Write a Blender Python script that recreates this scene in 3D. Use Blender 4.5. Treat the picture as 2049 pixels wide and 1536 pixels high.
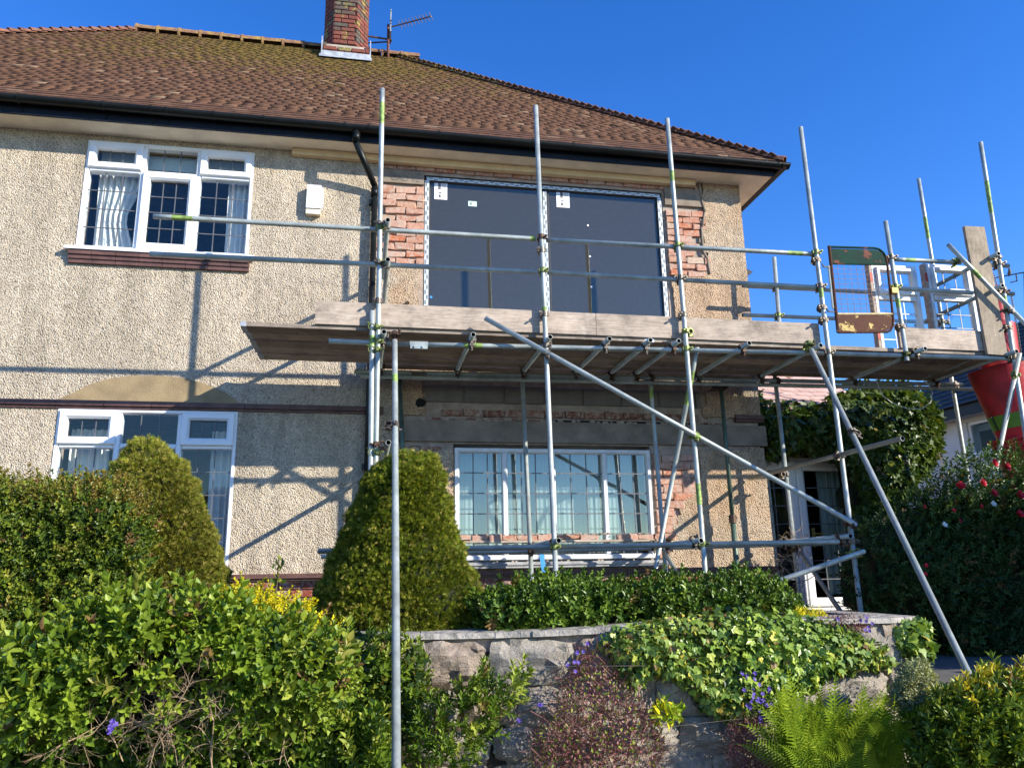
import bpy, math, random
import numpy as np
from mathutils import Vector, Matrix
random.seed(7)
rng = np.random.default_rng(11)
for o in list(bpy.data.objects): bpy.data.objects.remove(o)
SC = bpy.context.scene
COL = SC.collection
# ---------------------------------------------------------------- camera
F, D = 1580.0, 8.58
RM = np.array([[0.9825989, -0.18491013, -0.01753981], [-0.02782377, -0.23990145, 0.97039844], [0.18364433, 0.95302442, 0.24087179]])
cam = bpy.data.cameras.new('camera'); camo = bpy.data.objects.new('camera', cam); COL.objects.link(camo)
cam.sensor_width = 36.0; cam.lens = F / 2049 * 36.0; cam.clip_end = 4000; cam.clip_start = 0.05
mw = Matrix.Identity(4)
for i in range(3):
    mw[i][0] = RM[0][i]; mw[i][1] = RM[1][i]; mw[i][2] = -RM[2][i]
mw[0][3], mw[1][3], mw[2][3] = 0, -D, 0
camo.matrix_world = mw
SC.camera = camo
# ---------------------------------------------------------------- light
SUN = Vector((1.265, -1.0, 0.76)).normalized()
w = bpy.data.worlds.new('World'); SC.world = w; w.use_nodes = True
nt = w.node_tree; nt.nodes.clear()
sky = nt.nodes.new('ShaderNodeTexSky'); sky.sky_type = 'NISHITA'; sky.sun_disc = False
sky.sun_elevation = math.asin(SUN.z)
sky.sun_rotation = math.atan2(SUN.x, SUN.y)
sky.air_density = 1.0; sky.dust_density = 0.0; sky.ozone_density = 3.0; sky.altitude = 500
bg = nt.nodes.new('ShaderNodeBackground'); bg.inputs['Strength'].default_value = 0.14
ow = nt.nodes.new('ShaderNodeOutputWorld')
hs = nt.nodes.new('ShaderNodeHueSaturation'); hs.inputs['Saturation'].default_value = 1.32; hs.inputs['Hue'].default_value = .516; hs.inputs['Value'].default_value = 1.25; nt.links.new(sky.outputs[0], hs.inputs['Color']); nt.links.new(hs.outputs[0], bg.inputs[0]); nt.links.new(bg.outputs[0], ow.inputs[0])
sl = bpy.data.lights.new('sun', 'SUN'); sl.energy = 5.0; sl.angle = math.radians(0.53); sl.color = (1.0, 0.93, 0.80)
so = bpy.data.objects.new('sun', sl); COL.objects.link(so); so.location = SUN * 40
so.rotation_euler = SUN.to_track_quat('Z', 'Y').to_euler()
SC.view_settings.view_transform = 'Standard'; SC.view_settings.look = 'None'
SC.view_settings.exposure = 0.76; SC.view_settings.gamma = 1.0

# ---------------------------------------------------------------- geometry helpers
CAM = np.array([0, -D, 0.0])
def P(x, y, Y=0.0):
    d = RM.T @ np.array([(x - 1024.5) / F, (768 - y) / F, 1.0]); t = (Y + D) / d[1]
    return CAM + d * t
def Pz(x, y, z):
    d = RM.T @ np.array([(x - 1024.5) / F, (768 - y) / F, 1.0])
    return CAM + d * z / d[2]
OFF = {}
def woff(o): return OFF.get(o.name, np.zeros(3)) if o is not None else np.zeros(3)
def empty(name, loc, label, cat, group=None):
    o = bpy.data.objects.new(name, None); COL.objects.link(o); o.location = tuple(loc); o.empty_display_size = .1
    OFF[o.name] = np.array(loc, float); tag(o, label, cat, group); return o
def tag(o, label=None, cat=None, group=None, kind=None):
    if label: o['label'] = label
    if cat: o['category'] = cat
    if group: o['group'] = group
    if kind: o['kind'] = kind
    return o
def link(name, me, parent=None, loc=None, mat3=None, scale=None):
    o = bpy.data.objects.new(name, me); COL.objects.link(o)
    po = woff(parent)
    if loc is None: loc = po
    o.location = tuple(np.array(loc, float) - po)
    if mat3 is not None: o.rotation_euler = mat3.to_euler()
    if scale is not None: o.scale = scale
    if parent is not None: o.parent = parent
    OFF[o.name] = np.array(loc, float)
    return o
class MB:
    def __init__(s): s.v = []; s.f = []; s.m = []
    def face(s, pts, m=0):
        i = len(s.v); s.v += [tuple(map(float, p)) for p in pts]; s.f.append(tuple(range(i, i + len(pts)))); s.m.append(m)
    def box(s, a, b, m=0):
        x0, y0, z0 = np.minimum(a, b); x1, y1, z1 = np.maximum(a, b)
        i = len(s.v)
        s.v += [(x0,y0,z0),(x1,y0,z0),(x1,y1,z0),(x0,y1,z0),(x0,y0,z1),(x1,y0,z1),(x1,y1,z1),(x0,y1,z1)]
        for q in ((0,3,2,1),(4,5,6,7),(0,1,5,4),(1,2,6,5),(2,3,7,6),(3,0,4,7)):
            s.f.append(tuple(i + k for k in q)); s.m.append(m)
        return s
    def hexa(s, p, m=0):   # 8 points: bottom 4, top 4
        i = len(s.v); s.v += [tuple(map(float, q)) for q in p]
        for q in ((0,3,2,1),(4,5,6,7),(0,1,5,4),(1,2,6,5),(2,3,7,6),(3,0,4,7)):
            s.f.append(tuple(i + k for k in q)); s.m.append(m)
    def prism(s, poly, y0, y1, m=0):   # polygon of (x,z) extruded along Y (front y0 < y1)
        n = len(poly); i = len(s.v)
        s.v += [(float(x), y0, float(z)) for x, z in poly] + [(float(x), y1, float(z)) for x, z in poly]
        a = sum(poly[k][0] * poly[(k+1) % n][1] - poly[(k+1) % n][0] * poly[k][1] for k in range(n))
        r = list(range(n)) if a > 0 else list(range(n))[::-1]
        s.f.append(tuple(i + k for k in r)); s.m.append(m)
        s.f.append(tuple(i + n + k for k in r[::-1])); s.m.append(m)
        for q in range(n):
            u, v = r[q], r[(q + 1) % n]
            s.f.append((i + v, i + u, i + n + u, i + n + v)); s.m.append(m)
    def tube(s, a, b, r, n=10, r2=None, caps=True, m=0):
        a = Vector(a); b = Vector(b); d = (b - a).normalized(); r2 = r if r2 is None else r2
        u = d.orthogonal().normalized(); v = d.cross(u); i = len(s.v)
        for p, rr in ((a, r), (b, r2)):
            for k in range(n):
                t = 2 * math.pi * k / n; s.v.append(tuple(p + (u * math.cos(t) + v * math.sin(t)) * rr))
        for k in range(n):
            s.f.append((i + k, i + (k+1) % n, i + n + (k+1) % n, i + n + k)); s.m.append(m)
        if caps:
            s.f.append(tuple(i + k for k in range(n))[::-1]); s.m.append(m)
            s.f.append(tuple(i + n + k for k in range(n))); s.m.append(m)
        return s
    def path(s, pts, r, n=6, m=0, r2=None):
        k = len(pts) - 1
        for q in range(k):
            ra = r if r2 is None else r + (r2 - r) * q / k
            rb = r if r2 is None else r + (r2 - r) * (q + 1) / k
            s.tube(pts[q], pts[q+1], ra, n, rb, m=m)
    def build(s, name, mats, parent=None, smooth=False, shift=True):
        me = bpy.data.meshes.new(name)
        po = woff(parent) if shift else np.zeros(3)
        vv = np.array(s.v, float) - po
        me.from_pydata([tuple(q) for q in vv], [], s.f)
        if not isinstance(mats, (list, tuple)): mats = [mats]
        for m_ in mats: me.materials.append(m_)
        me.polygons.foreach_set('material_index', s.m)
        if smooth: me.polygons.foreach_set('use_smooth', [len(f) == 4 for f in s.f])
        me.update()
        return link(name, me, parent)
def px_poly(pts, Y): return [(P(x, y, Y)[0], P(x, y, Y)[2]) for x, y in pts]

# ---------------------------------------------------------------- materials
MATS = {}
class NM:
    def __init__(s, name):
        s.m = bpy.data.materials.new(name); s.m.use_nodes = True; s.t = s.m.node_tree; s.n = s.t.nodes; s.n.clear()
        s.out = s.n.new('ShaderNodeOutputMaterial'); s.b = s.n.new('ShaderNodeBsdfPrincipled'); s.t.links.new(s.b.outputs[0], s.out.inputs[0])
        MATS[name] = s.m
    def L(s, a, b): s.t.links.new(a, b)
    def coord(s, kind='Object'):
        if kind == 'World': return s.n.new('ShaderNodeNewGeometry').outputs['Position']
        return s.n.new('ShaderNodeTexCoord').outputs[kind]
    def mapping(s, src, scale):
        m = s.n.new('ShaderNodeMapping'); m.inputs['Scale'].default_value = scale; s.L(src, m.inputs[0]); return m.outputs[0]
    def noise(s, src, scale, detail=4, rough=.55, dist=0):
        n = s.n.new('ShaderNodeTexNoise'); n.inputs['Scale'].default_value = scale; n.inputs['Detail'].default_value = detail
        n.inputs['Roughness'].default_value = rough; n.inputs['Distortion'].default_value = dist; s.L(src, n.inputs['Vector']); return n.outputs[0]
    def voro(s, src, scale, feat='F1', out='Distance'):
        n = s.n.new('ShaderNodeTexVoronoi'); n.feature = feat; n.inputs['Scale'].default_value = scale; s.L(src, n.inputs['Vector']); return n.outputs[out]
    def ramp(s, src, stops, interp='LINEAR'):
        r = s.n.new('ShaderNodeValToRGB'); r.color_ramp.interpolation = interp; e = r.color_ramp.elements
        while len(e) < len(stops): e.new(.5)
        for k, (p, c) in enumerate(stops):
            e[k].position = p
            c = c if isinstance(c, (tuple, list)) else (c, c, c)
            e[k].color = (c[0], c[1], c[2], 1)
        s.L(src, r.inputs[0]); return r.outputs[0]
    def mix(s, fac, a, b, mode='MIX'):
        n = s.n.new('ShaderNodeMix'); n.data_type = 'RGBA'; n.blend_type = mode
        for inp, v in ((n.inputs[0], fac), (n.inputs[6], a), (n.inputs[7], b)):
            if isinstance(v, (int, float)): inp.default_value = v
            elif isinstance(v, tuple): inp.default_value = (v[0], v[1], v[2], 1)
            else: s.L(v, inp)
        return n.outputs[2]
    def math(s, op, a, b=None):
        n = s.n.new('ShaderNodeMath'); n.operation = op
        for inp, v in ((n.inputs[0], a), (n.inputs[1], b)):
            if v is None: continue
            if isinstance(v, (int, float)): inp.default_value = v
            else: s.L(v, inp)
        return n.outputs[0]
    def bump(s, h, dist, strength=1.0, prev=None):
        n = s.n.new('ShaderNodeBump'); n.inputs['Distance'].default_value = dist; n.inputs['Strength'].default_value = strength
        s.L(h, n.inputs['Height'])
        if prev is not None: s.L(prev, n.inputs['Normal'])
        return n.outputs[0]
    def set(s, color=None, rough=None, metal=None, normal=None, spec=None):
        for k, v in (('Base Color', color), ('Roughness', rough), ('Metallic', metal), ('Normal', normal), ('Specular IOR Level', spec)):
            if v is None: continue
            if isinstance(v, (int, float)): s.b.inputs[k].default_value = v
            elif isinstance(v, tuple): s.b.inputs[k].default_value = (v[0], v[1], v[2], 1)
            else: s.L(v, s.b.inputs[k])
        return s.m
    def rnd(s):
        a = s.n.new('ShaderNodeAttribute'); a.attribute_name = 'rnd'
        o = s.n.new('ShaderNodeObjectInfo')
        return s.math('FRACT', s.math('ADD', a.outputs['Fac'], o.outputs['Random']))
def simple(name, c, rough=.6, metal=0, var=.25, scale=8, bump=0.0, bscale=60, spec=None):
    q = NM(name); co = q.coord('World'); n = q.noise(co, scale)
    lo = tuple(v * (1 - var) for v in c); hi = tuple(min(1, v * (1 + var)) for v in c)
    q.set(q.ramp(n, [(.3, lo), (.7, hi)]), rough, metal, spec=spec)
    if bump: q.set(normal=q.bump(q.noise(co, bscale, 5), bump))
    return q.m

# pebbledash render
def mk_dash():
    q = NM('pebbledash'); co = q.coord('World')
    v = q.voro(co, 78); vc = q.voro(co, 78, out='Color'); n = q.noise(co, 1.1, 3); n2 = q.noise(co, 9, 5, .65)
    peb = q.ramp(vc, [(.0, (.50, .40, .28)), (.3, (.67, .56, .42)), (.7, (.75, .645, .51)), (1, (.82, .74, .62))])
    grey = q.ramp(n2, [(.35, (.78, .77, .74)), (.65, (1.0, .99, .96))])
    base = q.mix(1.0, peb, grey, 'MULTIPLY')
    cr = q.ramp(v, [(.0, 1.0), (.55, .90), (.85, .5)])  # shade in the crevices between pebbles, multiplied into the colour
    base = q.mix(1.0, base, cr, 'MULTIPLY')
    # fresher pinkish patching round the new openings
    sp = q.n.new('ShaderNodeSeparateXYZ'); q.L(co, sp.inputs[0])
    nx = q.math('ADD', sp.outputs[0], q.math('MULTIPLY', q.math('SUBTRACT', q.noise(co, 2.2, 3), .5), 1.2))
    a = q.ramp(q.math('MULTIPLY', q.math('ADD', nx, 5), .1), [(.505, 0.0), (.53, 1.0)])
    pink = q.mix(.85, base, (1.0, .79, .64), 'MULTIPLY')
    b = q.ramp(q.math('MULTIPLY', q.math('ADD', nx, 5), .1), [(.86, 1.0), (.89, .0)])
    hi = q.ramp(sp.outputs[2], [(.0, 1.0), (1.0, 1.0)])
    base = q.mix(q.math('MULTIPLY', a, q.ramp(n, [(.36, .25), (.6, 1.0)])), base, pink)
    # damp soft stains
    st = q.ramp(q.noise(q.mapping(co, (2.4, 1, .35)), 1.6, 6, .65), [(.38, .80), (.6, 1.03)])
    base = q.mix(1.0, base, st, 'MULTIPLY')
    h = q.math('SUBTRACT', 1.0, q.math('POWER', v, 1.0))
    nb = q.bump(h, .013, 1.0); nb = q.bump(q.noise(co, 22, 4), .009, 1.0, nb)
    return q.set(base, .9, 0, nb, .2)
M_dash = mk_dash()
def brickmat(name, stops, rough=.85):
    q = NM(name); co = q.coord('World'); r = q.rnd()
    c = q.ramp(r, stops)
    n = q.noise(co, 26, 5, .7); c = q.mix(1.0, c, q.ramp(n, [(.3, .62), (.7, 1.12)]), 'MULTIPLY')
    sm = q.ramp(q.noise(co, 13, 6, .8), [(.47, 0.0), (.60, .8)])
    c = q.mix(sm, c, (.46, .37, .30))
    return q.set(c, rough, 0, q.bump(q.noise(co, 70, 5, .7), .006, .8), .25)
M_brick = brickmat('common_brick', [(0, (.42, .20, .14)), (.25, (.50, .27, .19)), (.5, (.46, .17, .10)), (.7, (.55, .36, .27)), (1, (.50, .30, .22))])
M_brickp = brickmat('stripped_brick', [(0, (.50, .26, .18)), (.3, (.58, .36, .27)), (.5, (.52, .16, .07)), (.62, (.58, .42, .30)), (.8, (.48, .20, .12)), (1, (.62, .36, .26))])
M_brickd = brickmat('dark_red_brick', [(0, (.24, .09, .055)), (.3, (.30, .14, .09)), (.6, (.22, .08, .05)), (1, (.33, .20, .14))])  # darker red brick for the courses around the lower lintel
M_brickr = brickmat('plinth_brick', [(0, (.26, .06, .035)), (.4, (.33, .085, .05)), (.7, (.24, .07, .05)), (1, (.16, .07, .06))])
def chimbrick():
    q = NM('chimney_brick'); co = q.coord('World'); r = q.rnd()
    c = q.ramp(r, [(0, (.17, .045, .032)), (.45, (.215, .06, .04)), (.7, (.15, .05, .036)), (.76, (.09, .075, .06)), (1, (.11, .09, .07))])
    c = q.mix(1.0, c, q.ramp(q.noise(co, 24, 5), [(.3, .7), (.7, 1.15)]), 'MULTIPLY')
    lich = q.ramp(q.noise(co, 5, 6, .75), [(.54, 0.0), (.6, .85)])
    c = q.mix(lich, c, q.ramp(q.noise(co, 40, 3), [(.4, (.42, .30, .05)), (.6, (.20, .18, .07))]))
    return q.set(c, .9, 0, q.bump(q.noise(co, 60, 5), .006))
M_chim = chimbrick()
M_mortar = simple('mortar', (.36, .285, .225), .95, 0, .25, 10, .008, 50)
M_mortard = simple('chimney_mortar', (.42, .36, .29), .95, 0, .3, 10, .005, 50)
M_conc = simple('lintel_concrete', (.235, .19, .145), .9, 0, .3, 5, .006, 60)
M_block = simple('grey_block', (.165, .145, .125), .95, 0, .15, 8, .005, 90)
M_trim = simple('dark_moulded_brick', (.115, .055, .045), .6, 0, .35, 9, .003, 40)
M_arch = simple('smooth_tan_render', (.28, .205, .11), .85, 0, .22, 5, .004, 60)
M_white = simple('white_upvc', (.80, .81, .82), .32, 0, .03, 3)
M_oldw = simple('old_white_upvc', (.70, .71, .70), .45, 0, .12, 7)
M_soffit = simple('cream_soffit', (.80, .70, .53), .7, 0, .14, 5, .002, 30)
M_black = simple('black_paint_fascia', (.007, .009, .014), .45, 0, .4, 3, spec=.25)
M_gutter = simple('black_plastic_gutter', (.007, .009, .009), .4, 0, .4, 6, spec=.25)
M_alu = simple('anthracite_frame', (.012, .013, .015), .4, 0, .1)
M_lead = simple('lead_strip', (.13, .135, .145), .5, .3, .2)
M_flash = simple('lead_flashing', (.42, .44, .46), .5, .3, .35, 9, .003, 30)
M_timber = simple('pale_timber', (.68, .50, .28), .7, 0, .12, 6, .001, 80)
M_room = simple('room_plaster', (.20, .19, .18), .9)
M_dark = simple('shade_black', (.012, .012, .012), 1)
M_curt = simple('white_curtain', (.75, .75, .72), .9, 0, .06, 12)
M_net = simple('pale_blind', (.42, .50, .48), .9, 0, .06, 2)
M_paper = simple('white_paper', (.80, .79, .82), .8, 0, .03)
M_print = simple('grey_print', (.12, .12, .14), .8)
M_mint = simple('mint_sticker', (.55, .78, .70), .6, 0, .05)
M_blue = simple('blue_plastic', (.05, .28, .65), .5, 0, .15)
M_red = simple('red_chute_plastic', (.42, .012, .022), .5, 0, .35, 5, .004, 6)
M_green = simple('lime_band', (.10, .24, .02), .5, 0, .15)
M_rust = simple('rusty_steel', (.105, .065, .045), .6, .55, .45, 25, .002, 90)
M_coup = simple('weathered_coupler_steel', (.16, .135, .11), .5, .7, .5, 30, .002, 90)
M_coupg = simple('lime_painted_coupler', (.17, .20, .06), .5, .4, .7, 30)
M_chain = simple('black_chain', (.02, .02, .022), .4, .6)
M_cable = simple('pale_cable', (.5, .45, .38), .6)
M_mast = simple('rusty_mast', (.17, .07, .045), .7, .3, .3, 12)
M_slate = None
def galv(name, base=(.43, .47, .44)):
    q = NM(name); co = q.coord('World'); n = q.noise(co, 4.5, 5, .65); sp = q.voro(co, 55, out='Color')
    c = q.ramp(n, [(.3, tuple(v * .62 for v in base)), (.55, base), (.75, tuple(min(1, v * 1.25) for v in base))])
    c = q.mix(.25, c, q.ramp(sp, [(0, .55), (1, 1.0)]), 'MULTIPLY')
    rs = q.ramp(q.noise(co, 17, 6, .78), [(.60, 0.0), (.70, .65)])
    c = q.mix(rs, c, (.20, .13, .08))
    gr = q.ramp(q.noise(co, 1.3, 3), [(.55, 0.0), (.7, .35)])
    c = q.mix(gr, c, (.24, .32, .26))
    r = q.ramp(q.noise(co, 20, 4), [(.3, .34), (.7, .58)])
    return q.set(c, r, .3, q.bump(q.noise(co, 90, 4), .0012, .6))
M_galv = galv('galvanised_tube')
M_galvd = galv('dull_green_prop', (.08, .13, .10))
M_lime = simple('lime_marker_paint', (.22, .32, .08), .6, .1, .6, 22)
def woodmat(name, c, stretch=(1.0, 12, 12), knots=True):
    q = NM(name); co = q.coord('World'); r = q.rnd()
    g = q.noise(q.mapping(co, stretch), 5.5, 6, .7, .6)
    col = q.ramp(g, [(.25, tuple(v * .55 for v in c)), (.5, c), (.75, tuple(min(1, v * 1.3) for v in c))])
    col = q.mix(1.0, col, q.ramp(r, [(0, .62), (1, 1.15)]), 'MULTIPLY')
    col = q.mix(1.0, col, q.ramp(q.noise(co, 3.4, 7, .75), [(.34, .58), (.5, .98), (.68, 1.2)]), 'MULTIPLY')
    pat = q.ramp(q.noise(co, 6.0, 6, .8), [(.58, 0.0), (.68, .5)])
    col = q.mix(pat, col, (.62, .56, .47))
    sp = q.ramp(q.voro(co, 9), [(.0, .35), (.06, 1.0)])
    col = q.mix(.8, col, sp, 'MULTIPLY')
    return q.set(col, .85, 0, q.bump(g, .004, .7), .2)
M_board = woodmat('weathered_board', (.42, .34, .27))
M_boardv = woodmat('weathered_board_upright', (.37, .30, .22), (12, 12, 1.0))
# roof tiles
def tilemat(name, gain=1.0, lich=1.0):
    q = NM(name); co = q.coord('World'); r = q.rnd()
    c = q.ramp(r, [(0, (.110, .058, .036)), (.3, (.130, .068, .042)), (.6, (.100, .054, .036)), (.93, (.14, .075, .047)), (1, (.22, .15, .10))])
    c = q.mix(1.0, c, q.ramp(q.noise(co, 14, 5, .7), [(.3, .6), (.7, 1.3)]), 'MULTIPLY')
    sp = q.n.new('ShaderNodeSeparateXYZ'); q.L(co, sp.inputs[0])
    # moss grows thickest high on the slope below the chimney
    hx = q.math('SUBTRACT', 1.0, q.math('MULTIPLY', q.math('ABSOLUTE', q.math('ADD', sp.outputs[0], 1.2)), .22))
    hz = q.math('MULTIPLY', q.math('SUBTRACT', sp.outputs[2], 6.0), .36)
    amt = q.math('MINIMUM', q.math('MULTIPLY', hx, 1.0), hz)
    mn = q.math('ADD', q.math('MULTIPLY', amt, .30), q.noise(co, 4.5, 8, .85))
    mf = q.ramp(mn, [(.60, 0.0), (.70, .9 * lich)])
    mc = q.ramp(q.noise(co, 11, 5, .7), [(.35, (.055, .042, .016)), (.52, (.125, .088, .022)), (.72, (.24, .15, .035))])
    c = q.mix(mf, c, mc)
    wf = q.ramp(q.noise(co, 26, 4, .8), [(.70, 0.0), (.74, .8)])
    c = q.mix(wf, c, (.42, .38, .34))
    return q.set(c, .92, 0, q.bump(q.noise(co, 45, 5, .7), .006), .15)
M_tile = tilemat('clay_tile')
def ridgemat():
    q = NM('lichened_ridge'); co = q.coord('World')
    c = q.ramp(q.noise(co, 8, 6, .75), [(.35, (.16, .08, .05)), (.5, (.24, .14, .08)), (.62, (.36, .23, .06)), (.75, (.30, .24, .10))])
    return q.set(c, .9, 0, q.bump(q.noise(co, 30, 5), .008), .2)
M_ridge = ridgemat()
M_hip = simple('red_hip_tile', (.17, .075, .045), .9, 0, .45, 9, .006, 40)
M_porcht = simple('pink_porch_tile', (.52, .36, .31), .85, 0, .18, 7, .004, 40)
M_slate = simple('dark_slate', (.022, .024, .030), .6, 0, .4, 9, .004, 20)
M_nwall = simple('neighbour_white_render', (.68, .68, .66), .9, 0, .06, 3, .004, 70)
def stonemat():
    q = NM('garden_wall_stone'); co = q.coord('World'); r = q.rnd()
    c = q.ramp(r, [(0, (.40, .35, .28)), (.3, (.48, .43, .36)), (.55, (.38, .29, .21)), (.8, (.52, .47, .40)), (1, (.42, .32, .24))])
    c = q.mix(1.0, c, q.ramp(q.noise(co, 9, 7, .72), [(.28, .45), (.5, 1.0), (.75, 1.45)]), 'MULTIPLY')
    g = q.ramp(q.noise(co, 5, 5, .7), [(.5, 0.0), (.66, .7)])
    sp = q.n.new('ShaderNodeSeparateXYZ'); q.L(co, sp.inputs[0])
    c = q.mix(g, c, (.36, .335, .30))
    mo = q.ramp(q.noise(co, 13, 5, .8), [(.62, 0.0), (.72, .6)])
    c = q.mix(mo, c, (.16, .14, .06))
    nb = q.bump(q.noise(co, 10, 7, .7), .03, 1.0); nb = q.bump(q.noise(co, 40, 6, .75), .012, 1.0, nb)
    return q.set(c, .92, 0, nb, .2)
M_stone = stonemat()
M_coping = simple('mortar_coping', (.30, .275, .24), .95, 0, .45, 10, .03, 18)
M_soil = simple('dark_soil', (.045, .032, .02), 1, 0, .4, 6, .03, 20)
M_asph = simple('grey_tarmac', (.055, .055, .055), .95, 0, .2, 12, .004, 120)
M_path = simple('dark_paving', (.10, .095, .085), .9, 0, .2, 4, .004, 60)
M_twig = simple('dry_twig', (.36, .25, .15), .85, 0, .4, 20)
M_twigd = simple('brown_branch', (.13, .085, .05), .9, 0, .4, 15)
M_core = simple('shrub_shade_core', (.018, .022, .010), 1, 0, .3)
def glassmat(name, tint=(.75, .82, .82), ior=1.6, refl=1.0):
    q = NM(name); q.n.remove(q.b)
    tr = q.n.new('ShaderNodeBsdfTransparent'); tr.inputs[0].default_value = (*tint, 1)
    gl = q.n.new('ShaderNodeBsdfGlossy'); gl.inputs['Roughness'].default_value = 0.0; gl.inputs[0].default_value = (.93, .95, .84, 1)
    fr = q.n.new('ShaderNodeFresnel'); ge = q.n.new('ShaderNodeNewGeometry'); bf = ge.outputs['Backfacing']
    q.L(q.math('ADD', q.math('MULTIPLY', bf, 1 / ior - ior), ior), fr.inputs[0])   # a thin sheet: the same reflectance from both sides
    co = q.coord('World'); nb = q.bump(q.noise(co, 1.1, 2), .006, .25); q.L(nb, gl.inputs['Normal'])
    mx = q.n.new('ShaderNodeMixShader'); q.L(q.math('MULTIPLY', fr.outputs[0], refl), mx.inputs[0])
    q.L(tr.outputs[0], mx.inputs[1]); q.L(gl.outputs[0], mx.inputs[2]); q.L(mx.outputs[0], q.out.inputs[0])
    return q.m
M_glass = glassmat('window_glass', (.90, .94, .95), 1.7)
M_glassn = glassmat('new_coated_glass', (.35, .42, .42), 1.85)
_t = M_glassn.node_tree; _o = [n for n in _t.nodes if n.type == 'OUTPUT_MATERIAL'][0]; _src = _o.inputs[0].links[0].from_socket
_d = _t.nodes.new('ShaderNodeBsdfDiffuse'); _d.inputs[0].default_value = (.46, .44, .36, 1); _m = _t.nodes.new('ShaderNodeMixShader'); _m.inputs[0].default_value = .085
_t.links.new(_src, _m.inputs[1]); _t.links.new(_d.outputs[0], _m.inputs[2]); _t.links.new(_m.outputs[0], _o.inputs[0])
M_glassb = glassmat('lower_window_glass', (.80, .88, .88), 2.3)
M_sillw = simple('shade_grey_sill', (.34, .34, .34), .7, 0, .3, 12)  # white sill greyed to put shade into its colour
M_glassc = glassmat('loose_window_glass', (.80, .88, .90), 2.0)
def leafmat(name, stops, rough=.42, trans=.35, spec=.5):
    trans *= .7; spec *= .7
    if name[-4:] == 'leaf' or 'leaf' in name: stops = [(p * .955, c) for p, c in stops] + [(.975, (.20, .12, .045))]
    q = NM(name); r = q.rnd(); co = q.coord('World')
    c = q.ramp(r, stops)
    c = q.mix(1.0, c, q.ramp(q.noise(co, 2.2, 4, .7), [(.32, .72), (.68, 1.2)]), 'MULTIPLY')
    q.set(c, rough, 0, None, spec)
    tr = q.n.new('ShaderNodeBsdfTranslucent'); q.L(q.mix(1.0, c, (1.3, 1.25, .45), 'MULTIPLY'), tr.inputs[0])
    mx = q.n.new('ShaderNodeMixShader'); mx.inputs[0].default_value = trans
    q.L(q.b.outputs[0], mx.inputs[1]); q.L(tr.outputs[0], mx.inputs[2]); q.L(mx.outputs[0], q.out.inputs[0])
    return q.m
L_hedge = leafmat('privet_leaf', [(0, (.045, .085, .012)), (.45, (.10, .155, .016)), (.85, (.18, .23, .025)), (1, (.27, .28, .03))], .36, .28)
L_hedget = leafmat('bronze_tip_leaf', [(0, (.20, .20, .03)), (.5, (.25, .18, .04)), (1, (.17, .22, .03))], .4, .35)
L_yew = leafmat('yew_needle', [(0, (.035, .055, .008)), (.3, (.10, .145, .012)), (.7, (.22, .27, .020)), (1, (.38, .34, .045))], .5, .3, .3)
L_yewb = leafmat('bronzed_yew_needle', [(0, (.09, .10, .022)), (.35, (.20, .21, .03)), (.75, (.33, .33, .05)), (1, (.44, .34, .10))], .5, .3, .3)
L_broad = leafmat('broad_light_leaf', [(0, (.07, .13, .012)), (.4, (.14, .22, .018)), (.8, (.25, .33, .030)), (1, (.36, .40, .06))], .45, .38)
L_gold = leafmat('golden_leaf', [(0, (.50, .47, .012)), (.5, (.70, .62, .02)), (1, (.85, .74, .04))], .45, .4)
L_glossy = leafmat('glossy_green_leaf', [(0, (.04, .085, .012)), (.5, (.11, .185, .022)), (.85, (.20, .29, .035)), (1, (.16, .26, .06))], .36, .25, .5)
L_ivy = leafmat('ivy_leaf_light', [(0, (.07, .14, .03)), (.40, (.20, .31, .05)), (.75, (.36, .46, .07)), (.93, (.50, .55, .10)), (1, (.60, .45, .06))], .38, .3)
L_ivyd = leafmat('ivy_leaf_dark', [(0, (.030, .065, .014)), (.5, (.055, .10, .018)), (.9, (.10, .15, .02)), (1, (.22, .24, .03))], .4, .35)
L_darkh = leafmat('laurel_dark_leaf', [(0, (.020, .050, .014)), (.5, (.035, .075, .02)), (.9, (.06, .11, .03)), (1, (.10, .16, .05))], .5, .2, .3)
L_rosel = leafmat('rose_leaf', [(0, (.04, .085, .02)), (.6, (.08, .15, .03)), (1, (.14, .2, .04))], .35, .3)
L_fern = leafmat('fern_green', [(0, (.13, .20, .010)), (.6, (.22, .32, .014)), (1, (.34, .42, .03))], .5, .4)
L_redd = leafmat('reddish_leaf', [(0, (.16, .05, .045)), (.4, (.29, .11, .10)), (.8, (.42, .24, .20)), (1, (.26, .27, .09))], .6, .3)
L_grey = leafmat('grey_green_leaf', [(0, (.19, .21, .09)), (.5, (.29, .31, .14)), (1, (.40, .40, .20))], .6, .3)
L_var = leafmat('variegated_leaf_green', [(0, (.06, .11, .012)), (.5, (.13, .20, .02)), (.9, (.24, .30, .03)), (1, (.4, .42, .05))], .4, .3)
L_vary = leafmat('variegated_leaf_yellow', [(0, (.50, .45, .03)), (.5, (.70, .58, .04)), (1, (.80, .68, .12))], .35, .35)
L_purple = leafmat('violet_petal', [(0, (.06, .025, .26)), (.6, (.10, .05, .36)), (1, (.22, .18, .50))], .6, .35)
L_rose = leafmat('red_petal', [(0, (.50, .004, .012)), (1, (.70, .01, .02))], .5, .3)
L_rosew = leafmat('white_petal', [(0, (.75, .75, .68)), (1, (.85, .85, .8))], .5, .3)

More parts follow.
